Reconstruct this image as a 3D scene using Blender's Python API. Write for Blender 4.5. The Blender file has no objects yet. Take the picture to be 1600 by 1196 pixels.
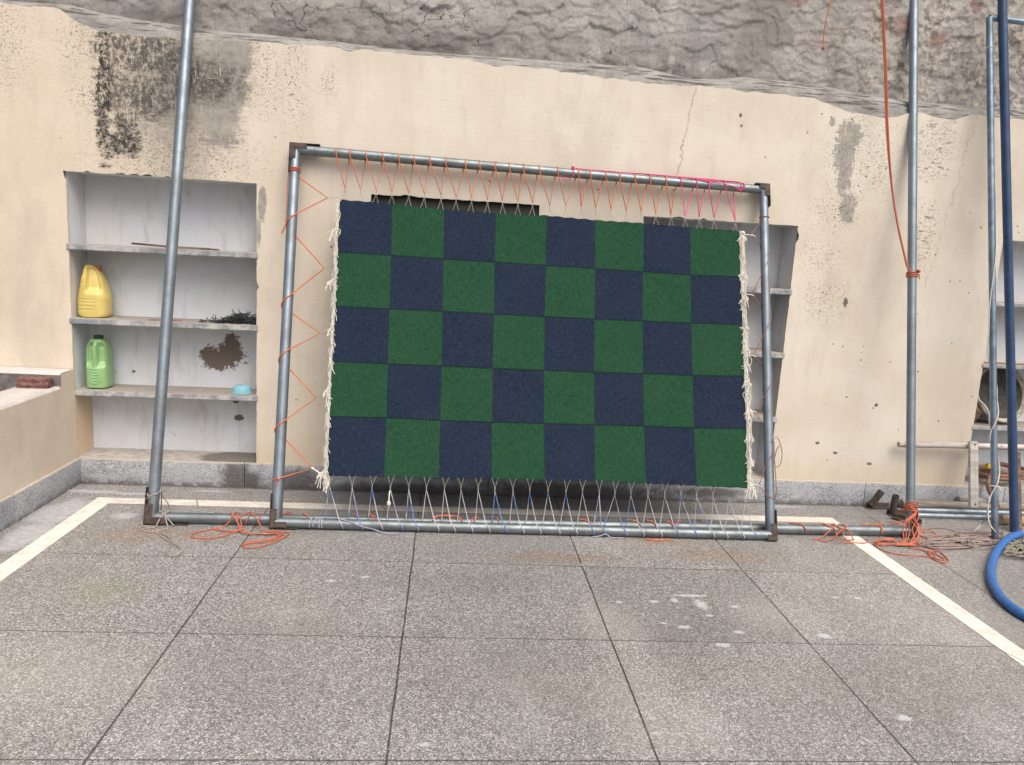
import bpy, bmesh, math, random
import numpy as np
from mathutils import Vector, Matrix

random.seed(7)
RNG = np.random.default_rng(11)
SC = bpy.context.scene
COL = SC.collection

# ------------------------------------------------------------------ camera
CAM = np.array([0.8753, -4.0907, 1.3334])
YAW, PITCH, ROLL, FPX = 0.0883, -0.1646, 0.0570, 1167.45      # fitted to the paving, wall base and niche edges

def cam_axes():
    cy, sy = math.cos(YAW), math.sin(YAW)
    cp, sp = math.cos(PITCH), math.sin(PITCH)
    f = np.array([sy*cp, cy*cp, sp])
    r = np.array([cy, -sy, 0.0])
    u = np.cross(r, f)
    cr, sr = math.cos(ROLL), math.sin(ROLL)
    return cr*r + sr*u, -sr*r + cr*u, f
R_, U_, F_ = cam_axes()
cd = bpy.data.cameras.new('camera')
cam = bpy.data.objects.new('camera', cd)
COL.objects.link(cam)
cd.sensor_fit = 'HORIZONTAL'
cd.sensor_width = 36.0
cd.lens = 36.0*FPX/1600.0
cd.clip_start = 0.05
cd.clip_end = 500
cam.matrix_world = Matrix(((R_[0], U_[0], -F_[0], CAM[0]), (R_[1], U_[1], -F_[1], CAM[1]),
                           (R_[2], U_[2], -F_[2], CAM[2]), (0, 0, 0, 1)))
SC.camera = cam

# ------------------------------------------------------------------ sky, sun, exposure (bright overcast)
SUN_EL, SUN_AZ = math.radians(57), math.radians(158)   # azimuth measured clockwise from +Y: behind the camera, high
world = bpy.data.worlds.new('World')
SC.world = world
world.use_nodes = True
wn = world.node_tree
bg = wn.nodes['Background']
sky = wn.nodes.new('ShaderNodeTexSky')
sky.sky_type = 'NISHITA'
sky.sun_disc = False
sky.sun_elevation = SUN_EL
sky.sun_rotation = SUN_AZ
sky.air_density = 0.8
sky.dust_density = 7.0
sky.ozone_density = 0.6
wn.links.new(sky.outputs['Color'], bg.inputs['Color'])
bg.inputs['Strength'].default_value = 0.12
sd = bpy.data.lights.new('sun', 'SUN')
sd.energy = 1.5
sd.angle = math.radians(55)
sd.color = (1.0, 0.99, 0.955)
sun = bpy.data.objects.new('sun', sd)
COL.objects.link(sun)
sdir = Vector((math.sin(SUN_AZ)*math.cos(SUN_EL), math.cos(SUN_AZ)*math.cos(SUN_EL), math.sin(SUN_EL)))
sun.rotation_euler = sdir.to_track_quat('Z', 'Y').to_euler()
sun.location = (0, -3, 6)
SC.view_settings.view_transform = 'Standard'
SC.view_settings.look = 'None'
SC.view_settings.gamma = 1
SC.view_settings.exposure = 0.47
SC.render.resolution_x = 1024
SC.render.resolution_y = 765

# ------------------------------------------------------------------ where measured points lie on the real planes
def ray(u, v):
    return F_ + (u-800)/FPX*R_ - (v-598)/FPX*U_
def on_floor(u, v, z=0.0):
    d = ray(u, v); return CAM + (z-CAM[2])/d[2]*d
def on_wall(u, v, y=0.0):
    d = ray(u, v); return CAM + (y-CAM[1])/d[1]*d
def on_side(u, v, x):
    d = ray(u, v); return CAM + (x-CAM[0])/d[0]*d
FA = np.array([0, -.60, .025]); FB = np.array([0, -.05, 1.80])   # the leaning frame's plane
FN = np.cross([1, 0, 0], FB-FA); FN = FN/np.linalg.norm(FN)      # points to the front
if FN[1] > 0: FN = -FN
def on_frame(u, v, off=0.0):
    d = ray(u, v); t = ((FA + FN*off - CAM) @ FN)/(d @ FN); return CAM + t*d

# ------------------------------------------------------------------ colours and node helpers
def S(r, g, b, k=.8):
    f = lambda c: ((c/255)/12.92 if c/255 <= .04045 else (((c/255)+.055)/1.055)**2.4)*k
    return (f(r), f(g), f(b), 1.0)

class Mat:
    def __init__(s, name, rough=.8, metal=0.0, spec=.3):
        s.m = bpy.data.materials.new(name); s.m.use_nodes = True
        s.t = s.m.node_tree
        s.b = s.t.nodes['Principled BSDF']
        s.b.inputs['Roughness'].default_value = rough
        s.b.inputs['Metallic'].default_value = metal
        s.b.inputs['Specular IOR Level'].default_value = spec
        s._pos = None
    def n(s, typ, **kw):
        nd = s.t.nodes.new(typ)
        for k, v in kw.items(): setattr(nd, k, v)
        return nd
    def l(s, a, b):
        s.t.links.new(a, b)
    def setin(s, sock, v):
        if isinstance(v, bpy.types.NodeSocket): s.l(v, sock)
        else: sock.default_value = v
    def pos(s):
        if s._pos is None: s._pos = s.n('ShaderNodeNewGeometry').outputs['Position']
        return s._pos
    def xyz(s, v=None):
        nd = s.n('ShaderNodeSeparateXYZ'); s.l(v or s.pos(), nd.inputs[0]); return nd.outputs
    def scale(s, sx, sy, sz, v=None):
        nd = s.n('ShaderNodeVectorMath', operation='MULTIPLY'); s.l(v or s.pos(), nd.inputs[0])
        nd.inputs[1].default_value = (sx, sy, sz); return nd.outputs[0]
    def noise(s, sc, detail=4, rough=.55, v=None, dist=0.0):
        nd = s.n('ShaderNodeTexNoise'); s.l(v or s.pos(), nd.inputs['Vector'])
        nd.inputs['Scale'].default_value = sc; nd.inputs['Detail'].default_value = detail
        nd.inputs['Roughness'].default_value = rough; nd.inputs['Distortion'].default_value = dist
        return nd.outputs['Fac']
    def noisec(s, sc, detail=3, v=None):
        nd = s.n('ShaderNodeTexNoise'); s.l(v or s.pos(), nd.inputs['Vector'])
        nd.inputs['Scale'].default_value = sc; nd.inputs['Detail'].default_value = detail
        return nd.outputs['Color']
    def vor(s, sc, feature='F1', v=None, rnd=1.0, out=0):
        nd = s.n('ShaderNodeTexVoronoi', feature=feature); s.l(v or s.pos(), nd.inputs['Vector'])
        nd.inputs['Scale'].default_value = sc; nd.inputs['Randomness'].default_value = rnd
        return nd.outputs[out]
    def math(s, op, a, b=0.0, c=None, clamp=False):
        nd = s.n('ShaderNodeMath', operation=op); nd.use_clamp = clamp
        s.setin(nd.inputs[0], a); s.setin(nd.inputs[1], b)
        if c is not None: s.setin(nd.inputs[2], c)
        return nd.outputs[0]
    def step(s, x, lo, hi, a=0.0, b=1.0):
        nd = s.n('ShaderNodeMapRange', interpolation_type='SMOOTHSTEP'); s.setin(nd.inputs[0], x)
        nd.inputs[1].default_value = lo; nd.inputs[2].default_value = hi
        nd.inputs[3].default_value = a; nd.inputs[4].default_value = b
        return nd.outputs[0]
    def mix(s, fac, a, b, mode='MIX'):
        nd = s.n('ShaderNodeMix', data_type='RGBA', blend_type=mode)
        s.setin(nd.inputs[0], fac); s.setin(nd.inputs[6], a); s.setin(nd.inputs[7], b)
        return nd.outputs[2]
    def ramp(s, fac, stops, mode='LINEAR'):
        nd = s.n('ShaderNodeValToRGB'); s.l(fac, nd.inputs[0]); cr = nd.color_ramp; cr.interpolation = mode
        while len(cr.elements) < len(stops): cr.elements.new(.5)
        for e, (p, c) in zip(cr.elements, stops): e.position = p; e.color = c
        return nd.outputs[0]
    def color(s, v): s.setin(s.b.inputs['Base Color'], v); return s
    def rough(s, v): s.setin(s.b.inputs['Roughness'], v); return s
    def bump(s, h, strength=.5, dist=.004, prev=None):
        nd = s.n('ShaderNodeBump'); nd.inputs['Strength'].default_value = strength
        nd.inputs['Distance'].default_value = dist; s.l(h, nd.inputs['Height'])
        if prev is not None: s.l(prev, nd.inputs['Normal'])
        s.l(nd.outputs[0], s.b.inputs['Normal']); return nd.outputs[0]
    def blob(s, cx, cz, rx, rz, soft, amp, nz, axes='XZ'):
        """mask of one stain: an ellipse whose rim is broken up by the noise nz"""
        o = s.xyz_cached(axes)
        dx = s.math('MULTIPLY', s.math('SUBTRACT', o[0], cx), 1/rx)
        dz = s.math('MULTIPLY', s.math('SUBTRACT', o[1], cz), 1/rz)
        d = s.math('SQRT', s.math('ADD', s.math('MULTIPLY', dx, dx), s.math('MULTIPLY', dz, dz)))
        d = s.math('ADD', d, s.math('MULTIPLY', s.math('SUBTRACT', nz, .5), amp))
        return s.step(d, 1-soft, 1+soft, 1.0, 0.0)
    def xyz_cached(s, axes):
        if not hasattr(s, '_xyz'): s._xyz = s.xyz()
        i = {'X': 0, 'Y': 1, 'Z': 2}
        return s._xyz[i[axes[0]]], s._xyz[i[axes[1]]]
    def vmax(s, items):
        r = items[0]
        for it in items[1:]: r = s.math('MAXIMUM', r, it)
        return r

# ------------------------------------------------------------------ mesh builders
class MB:
    def __init__(s): s.v = []; s.f = []; s.uv = None
    def add(s, vs, fs):
        o = len(s.v); s.v.extend([tuple(map(float, p)) for p in vs]); s.f.extend([tuple(i+o for i in f) for f in fs])
    def box(s, c, d, rot=None, bev=0.0):
        bm = bmesh.new(); bmesh.ops.create_cube(bm, size=1)
        for v in bm.verts: v.co = Vector((v.co.x*d[0], v.co.y*d[1], v.co.z*d[2]))
        if bev > 0: bmesh.ops.bevel(bm, geom=list(bm.edges), offset=bev, segments=2, affect='EDGES', profile=.6)
        M = Matrix.Translation(Vector(c)) @ (rot.to_4x4() if rot is not None else Matrix.Identity(4))
        bm.verts.ensure_lookup_table()
        s.add([M @ v.co for v in bm.verts], [[v.index for v in f.verts] for f in bm.faces]); bm.free()
    def tube(s, pts, r, seg=8, caps=True, closed=False, wob=0.0):
        P = np.array(pts, float); n = len(P)
        rr = np.full(n, r) if np.isscalar(r) else np.array(r, float)
        T = np.zeros_like(P)
        T[1:-1] = P[2:]-P[:-2]; T[0] = P[1]-P[0]; T[-1] = P[-1]-P[-2]
        T /= np.linalg.norm(T, axis=1)[:, None]+1e-12
        a = np.array([0, 0, 1.0]) if abs(T[0][2]) < .9 else np.array([1.0, 0, 0])
        N = np.cross(T[0], a); N /= np.linalg.norm(N)
        vs = []
        ang = np.linspace(0, 2*math.pi, seg, endpoint=False)
        for i in range(n):
            N = N-T[i]*(N@T[i]); N /= np.linalg.norm(N)+1e-12
            B = np.cross(T[i], N)
            q = rr[i]*(1+(wob*RNG.standard_normal(seg) if wob else 0))
            vs.append(P[i]+np.outer(np.cos(ang)*q, N)+np.outer(np.sin(ang)*q, B))
        vs = np.vstack(vs)
        fs = [(i*seg+k, i*seg+(k+1) % seg, (i+1)*seg+(k+1) % seg, (i+1)*seg+k) for i in range(n-1) for k in range(seg)]
        if caps: fs += [tuple(range(seg-1, -1, -1)), tuple((n-1)*seg+k for k in range(seg))]
        s.add(vs, fs)
    def pipe(s, a, b, r, seg=20, wall=.003, wob=0.0, n=2):
        """a hollow pipe with open ends that show their bore"""
        a = np.array(a, float); b = np.array(b, float); t = (b-a)/np.linalg.norm(b-a)
        P = [a+(b-a)*i/(n-1) for i in range(n)]
        e = 1e-4
        path = [a+t*.06, a+t*e, a] + [p for p in P] + [b, b-t*e, b-t*.06]
        rad = [r-wall, r-wall, r-wall] + [r]*n + [r-wall, r-wall, r-wall]
        # frames from the straight axis, so that the inner turn does not flip them
        q = np.array([0, 0, 1.0]) if abs(t[2]) < .9 else np.array([1.0, 0, 0])
        N = np.cross(t, q); N /= np.linalg.norm(N); B = np.cross(t, N)
        ang = np.linspace(0, 2*math.pi, seg, endpoint=False)
        vs = []
        for p, rr in zip(path, rad):
            vs.append(p+np.outer(np.cos(ang)*rr, N)+np.outer(np.sin(ang)*rr, B))
        vs = np.vstack(vs); m = len(path)
        fs = [(i*seg+k, i*seg+(k+1) % seg, (i+1)*seg+(k+1) % seg, (i+1)*seg+k) for i in range(m-1) for k in range(seg)]
        fs += [tuple(range(seg)), tuple((m-1)*seg+k for k in range(seg-1, -1, -1))]
        s.add(vs, fs)
    def sheet(s, P):
        """grid of points P[i][j] as one surface"""
        P = np.array(P, float); a, b = P.shape[:2]
        s.add(P.reshape(-1, 3), [(i*b+j, i*b+j+1, (i+1)*b+j+1, (i+1)*b+j) for i in range(a-1) for j in range(b-1)])
    def build(s, name, mat, parent=None, smooth=True, angle=40):
        root = parent
        while root is not None and root.parent is not None: root = root.parent
        V = np.array(s.v)
        if root is not None: off = np.array(root.location)
        else: off = np.array([V[:, 0].mean(), V[:, 1].mean(), V[:, 2].min()])
        me = bpy.data.meshes.new(name)
        me.from_pydata([tuple(p) for p in (V-off)], [], s.f); me.update()
        bm = bmesh.new(); bm.from_mesh(me); bmesh.ops.recalc_face_normals(bm, faces=bm.faces) if len(s.f) < 60000 else None
        bm.to_mesh(me); bm.free()
        if s.uv is not None:
            ul = me.uv_layers.new(name='UVMap')
            idx = np.zeros(len(me.loops), dtype=np.int32); me.loops.foreach_get('vertex_index', idx)
            ul.data.foreach_set('uv', np.array(s.uv)[idx].astype(np.float32).ravel())
        if smooth:
            me.shade_smooth()
            me.set_sharp_from_angle(angle=math.radians(angle))
        me.materials.append(mat.m if isinstance(mat, Mat) else mat)
        o = bpy.data.objects.new(name, me); COL.objects.link(o)
        if parent is not None: o.parent = parent
        else: o.location = off
        return o

def smoothpath(pts, n=6):
    """Catmull-Rom through the points"""
    P = [np.array(p, float) for p in pts]
    if len(P) < 3: return P
    Q = [2*P[0]-P[1]] + P + [2*P[-1]-P[-2]]
    out = []
    for i in range(1, len(Q)-2):
        p0, p1, p2, p3 = Q[i-1:i+3]
        for k in range(n):
            t = k/n
            out.append(.5*((2*p1)+(-p0+p2)*t+(2*p0-5*p1+4*p2-p3)*t*t+(-p0+3*p1-3*p2+p3)*t**3))
    out.append(P[-1]); return out

def thing(name, label, cat, loc=(0, 0, 0), group=None):
    o = bpy.data.objects.new(name, None); COL.objects.link(o); o.empty_display_size = .1
    o.location = loc; o['label'] = label; o['category'] = cat
    if group: o['group'] = group
    return o
def tag(o, label, cat, group=None):
    o['label'] = label; o['category'] = cat
    if group: o['group'] = group
    return o
def structure(o): o['kind'] = 'structure'; return o

# numpy value noise
_perm = RNG.random((256, 256))
def vnoise(x, y):
    xi = np.floor(x).astype(int); yi = np.floor(y).astype(int); fx = x-xi; fy = y-yi
    fx = fx*fx*(3-2*fx); fy = fy*fy*(3-2*fy)
    g = lambda a, b: _perm[a & 255, b & 255]
    return (g(xi, yi)*(1-fx)+g(xi+1, yi)*fx)*(1-fy)+(g(xi, yi+1)*(1-fx)+g(xi+1, yi+1)*fx)*fy
def fbm(x, y, o=4):
    r = 0; a = .5
    for i in range(o): r = r+a*vnoise(x*2**i+17.3*i, y*2**i+5.1*i); a *= .5
    return r

# ------------------------------------------------------------------ materials of the setting
def speckle(m, cell=250, dark=(44, 43, 43), mid=(143, 141, 140), lite=(236, 234, 232), warm=(158, 142, 130), k=.8):
    c = m.vor(cell, out=1)
    sep = m.n('ShaderNodeSeparateColor'); m.l(c, sep.inputs[0])
    base = m.ramp(sep.outputs[0], [(0, S(*dark, k)), (.2, S(*dark, k)), (.42, S(*mid, k)), (.68, S(*mid, k)), (.9, S(*lite, k)), (1, S(*lite, k))])
    base = m.mix(m.math('GREATER_THAN', sep.outputs[1], .9), base, S(*warm, k))
    c2 = m.vor(cell*2.3, out=1)
    s2 = m.n('ShaderNodeSeparateColor'); m.l(c2, s2.inputs[0])
    base = m.mix(.35, base, m.ramp(s2.outputs[0], [(0, S(70, 70, 69, k)), (.5, S(150, 150, 146, k)), (1, S(230, 230, 224, k))]))
    return base

# joints of the paving, each given by two points of the line it follows
JL = [((363.1, 871.6), (135, 1187.5)), ((645.5, 866), (604, 1186.5)), ((905, 874), (1028, 1187)), ((1160.9, 891.9), (1431, 1190.5))]
JC = [((363.1, 871.6), (1160.9, 891.9)), ((278, 990), (1264.7, 1006)), ((135, 1187.5), (1431, 1190.5))]
STRIP_XL, STRIP_XR, STRIP_Y, STRIP_W = -.885, 3.057, -.242, .088

def mat_floor():
    m = Mat('terrazzo', rough=.5, spec=.45)
    base = speckle(m)
    big = m.noise(1.1, 5, .6)
    base = m.mix(m.step(big, .38, .62, 0, .45), base, m.mix(.4, base, S(122, 121, 116, .75)))
    oo = m.xyz_cached('XY')
    cx_ = m.math('FLOOR', m.math('DIVIDE', oo[0], .75)); cy_ = m.math('FLOOR', m.math('DIVIDE', m.math('ADD', oo[1], .98), .65))
    cmb = m.n('ShaderNodeCombineXYZ'); m.l(cx_, cmb.inputs[0]); m.l(cy_, cmb.inputs[1])
    wn_ = m.n('ShaderNodeTexWhiteNoise', noise_dimensions='2D'); m.l(cmb.outputs[0], wn_.inputs[0])
    base = m.mix(m.math('MULTIPLY', wn_.outputs['Value'], .22), base, S(108, 106, 102, .7))
    lanes = m.noise(2.2, 5, .65, v=m.scale(1.5, .8, 1))
    base = m.mix(m.step(lanes, .54, .70, 0, .15), base, S(206, 205, 201, .85))
    warm = m.noise(.8, 3, .5, v=m.scale(1, 1.7, 1))
    base = m.mix(m.step(warm, .48, .66, 0, .10), base, S(160, 152, 134, .75))
    nz = m.noise(9, 6, .65); nz2 = m.noise(34, 4, .6)
    nzz = m.math('MULTIPLY_ADD', nz2, .4, m.math('MULTIPLY', nz, .7))
    nd_ = m.math('MULTIPLY_ADD', m.noise(130, 4, .75), .6, m.math('MULTIPLY', m.noise(45, 3, .6), .45))
    B = lambda u, v, rx, ry, soft, amp: m.blob(*on_floor(u, v)[:2], rx, ry, soft, amp, nz, 'XY')
    B2 = lambda u, v, rx, ry, soft, amp: m.blob(*on_floor(u, v)[:2], rx, ry, soft, amp, nzz, 'XY')
    B3 = lambda u, v, rx, ry, soft, amp: m.blob(*on_floor(u, v)[:2], rx, ry, soft, amp, nd_, 'XY')
    # rust and dirt
    rust = m.vmax([B(228, 835, .2, .1, .5, 1.6), B(300, 836, .16, .07, .5, 1.6), B(1125, 868, .25, .09, .6, 1.8), B(880, 872, .3, .05, .6, 1.8), B(1440, 840, .2, .16, .7, 1.6), B(1040, 848, .2, .05, .6, 1.8)])
    base = m.mix(m.math('MULTIPLY', m.math('MULTIPLY', rust, m.step(nz2, .35, .62)), .45), base, S(150, 112, 66, .75))
    dirt = m.vmax([B(700, 905, .35, .12, .7, 1.6), B(1100, 1000, .3, .35, .8, 1.6), B(760, 1030, .5, .3, .8, 1.5), B(420, 1040, .3, .3, .8, 1.5), B(1330, 1080, .3, .2, .8, 1.5)])
    base = m.mix(m.math('MULTIPLY', dirt, .15), base, S(82, 76, 70, .75))
    grn = B(162, 925, .12, .1, .8, 1.5)
    base = m.mix(m.math('MULTIPLY', grn, .3), base, S(140, 148, 110, .75))
    # cement smears and milk-white drops
    smear = m.vmax([B2(95, 800, .12, .2, .25, 1.9), B2(45, 835, .09, .2, .25, 1.9), B2(140, 768, .16, .03, .3, 1.8), B2(215, 772, .14, .02, .3, 1.8),
                    B2(330, 768, .12, .014, .4, 1.8), B2(195, 806, .07, .05, .4, 2.2), B2(1225, 792, .1, .018, .4, 1.8), B2(1190, 787, .05, .012, .4, 1.8)])
    base = m.mix(m.math('MULTIPLY', smear, .8), base, m.mix(m.step(nz2, .35, .65), S(176, 178, 182, .8), S(205, 206, 208, .8)))
    drops = m.vmax([B3(1096, 945, .024, .04, .45, 3.2), B3(1080, 931, .07, .012, .45, 3.2), B3(1054, 938, .016, .02, .45, 3.2), B3(1022, 940, .02, .012, .45, 3.2),
                    B3(968, 941, .014, .01, .45, 3.2), B3(1148, 948, .018, .012, .45, 3.2), B3(1108, 962, .018, .01, .45, 3.2), B3(1070, 980, .024, .012, .45, 3.2),
                    B3(1130, 1008, .026, .014, .45, 3.2), B3(1288, 994, .024, .018, .45, 3.2), B3(1155, 988, .022, .012, .45, 3.2), B3(1412, 1122, .024, .014, .45, 3.2),
                    B3(516, 908, .022, .012, .45, 3.2), B3(570, 902, .02, .009, .45, 3.2), B3(1305, 934, .018, .009, .45, 3.2), B3(1340, 935, .016, .008, .45, 3.2),
                    B3(664, 1163, .018, .01, .45, 3.2), B3(1038, 974, .012, .008, .45, 3.2)])
    base = m.mix(m.math('MULTIPLY', drops, .55), base, S(222, 224, 226, .85))
    pale = m.vmax([B(955, 980, .1, .16, .8, 1.7), B(1010, 1100, .12, .25, .8, 1.7), B(1205, 960, .16, .12, .9, 1.5), B(60, 1060, .3, .2, .9, 1.5), B(1500, 980, .3, .2, .8, 1.5)])
    base = m.mix(m.math('MULTIPLY', pale, .2), base, S(196, 190, 180, .85))
    # joints
    o = m.xyz_cached('XY'); wob = m.math('MULTIPLY', m.math('SUBTRACT', m.noise(5, 3), .5), .006)
    def line(p, q, w):
        a = on_floor(*p)[:2]; b = on_floor(*q)[:2]; t = (b-a)/np.linalg.norm(b-a); nx, ny = -t[1], t[0]
        d = m.math('ADD', m.math('MULTIPLY', o[0], nx), m.math('MULTIPLY_ADD', o[1], ny, -(a[0]*nx+a[1]*ny)))
        d = m.math('ABSOLUTE', m.math('ADD', d, wob))
        return m.step(d, w*.5, w*1.5, 1, 0)
    inside = m.math('MULTIPLY', m.math('LESS_THAN', o[1], STRIP_Y-STRIP_W+.01), m.math('MULTIPLY', m.math('GREATER_THAN', o[0], STRIP_XL), m.math('LESS_THAN', o[0], STRIP_XR)))
    L = m.vmax([line(p, q, .0032) for p, q in JL])
    Cc = m.vmax([line(p, q, .0022) for p, q in JC])
    extra = []
    for k in (-2, -1, 4, 5, 6):                              # the same bays outside the strip and out of the frame
        extra.append(m.step(m.math('ABSOLUTE', m.math('ADD', m.math('SUBTRACT', o[0], .653*1.149*k if k < 0 else 3.44+.75*(k-4)), wob)), .0015, .0045, 1, 0))
    for k in range(1, 5):
        extra.append(m.step(m.math('ABSOLUTE', m.math('ADD', m.math('SUBTRACT', o[1], -2.28-.65*k), wob)), .001, .0035, 1, 0))
    out = line((1343, 797), (1598, 964), .003)
    outc = m.vmax([line((1430, 853), (1520, 855), .002), line((1300, 807), (1345, 808.5), .002), line((1567, 1016), (1600, 1017), .002)])
    outside = m.math('SUBTRACT', 1.0, inside)
    J = m.vmax([m.math('MULTIPLY', m.math('MAXIMUM', L, Cc), inside), m.math('MULTIPLY', m.math('MAXIMUM', out, outc), m.math('MULTIPLY', outside, m.math('GREATER_THAN', o[0], 3.0))),
                m.math('MULTIPLY', m.vmax(extra[5:]), 1.0), m.math('MULTIPLY', m.vmax([line(p, q, .003) for p, q in JL[1:3]]), m.math('GREATER_THAN', o[1], STRIP_Y))])
    gap = m.step(m.noise(14, 3), .30, .42)
    J = m.math('MULTIPLY', J, gap)
    # wet dirt line along the foot of the skirting
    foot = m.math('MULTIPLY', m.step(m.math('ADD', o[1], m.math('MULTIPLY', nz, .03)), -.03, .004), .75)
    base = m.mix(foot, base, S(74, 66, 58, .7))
    base = m.mix(m.math('MULTIPLY', J, .85), base, S(58, 52, 48, .6))
    m.color(base)
    m.rough(m.step(m.noise(2.4, 4), .3, .7, .30, .55))
    h = m.math('SUBTRACT', m.math('MULTIPLY', m.noise(120, 2), .25), J)
    m.bump(h, .35, .002)
    return m

def mat_strip():
    m = Mat('white_marble_chips', rough=.5)
    o = m.xyz_cached('XY')
    nz = m.noise(14, 5, .6)
    base = m.mix(m.step(nz, .35, .7), S(240, 236, 227, .86), S(222, 215, 203, .84))
    c = m.vor(240, out=1); sep = m.n('ShaderNodeSeparateColor'); m.l(c, sep.inputs[0])
    base = m.mix(m.math('MULTIPLY', m.math('GREATER_THAN', sep.outputs[0], .8), .35), base, S(170, 160, 148, .8))
    dirt = m.math('MULTIPLY', m.step(o[1], -.5, -.3), m.step(m.noise(3, 4), .35, .6))
    base = m.mix(m.math('MULTIPLY', dirt, .22), base, S(160, 146, 124, .8))
    cr = m.math('ABSOLUTE', m.math('ADD', m.math('SUBTRACT', m.math('FRACT', m.math('MULTIPLY', m.math('ADD', o[0], m.math('MULTIPLY', o[1], .35)), 1.05)), .5), m.math('MULTIPLY', m.math('SUBTRACT', nz, .5), .03)))
    base = m.mix(m.step(cr, .002, .005, .7, 0), base, S(90, 80, 70, .8))
    m.color(base); m.bump(m.noise(90, 3), .2, .001)
    return m

def mat_granite():
    m = Mat('granite_chip_skirting', rough=.55, spec=.3)
    base = speckle(m, 170, (108, 112, 120), (164, 170, 180), (212, 216, 222), (150, 150, 154), .84)
    nz = m.noise(5, 6, .62, v=m.scale(1, 1, 1.6)); nf = m.noise(22, 5, .65)
    o = m.xyz_cached('XZ')
    base = m.mix(m.step(nz, .35, .6, 0, .5), base, S(196, 199, 205, .8))
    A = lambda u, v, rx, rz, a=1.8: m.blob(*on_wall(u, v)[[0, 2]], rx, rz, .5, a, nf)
    stain_shade = m.vmax([A(370, 742, .075, .09), A(392, 752, .05, .06), A(470, 752, .12, .08), A(640, 765, .45, .035), A(1110, 770, .2, .03), A(880, 768, .5, .05)])
    base = m.mix(m.math('MULTIPLY', stain_shade, .75), base, S(70, 66, 60, .8))  # mottled stains, deepened to paint in the shade behind the rug
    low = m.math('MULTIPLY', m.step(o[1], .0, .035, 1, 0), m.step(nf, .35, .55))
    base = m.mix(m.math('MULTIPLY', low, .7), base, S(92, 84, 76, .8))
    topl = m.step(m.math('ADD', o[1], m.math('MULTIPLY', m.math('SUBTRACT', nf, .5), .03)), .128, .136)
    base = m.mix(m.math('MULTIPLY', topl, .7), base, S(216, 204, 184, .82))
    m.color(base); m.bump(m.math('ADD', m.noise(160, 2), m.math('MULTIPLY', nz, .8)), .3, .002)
    return m

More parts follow.
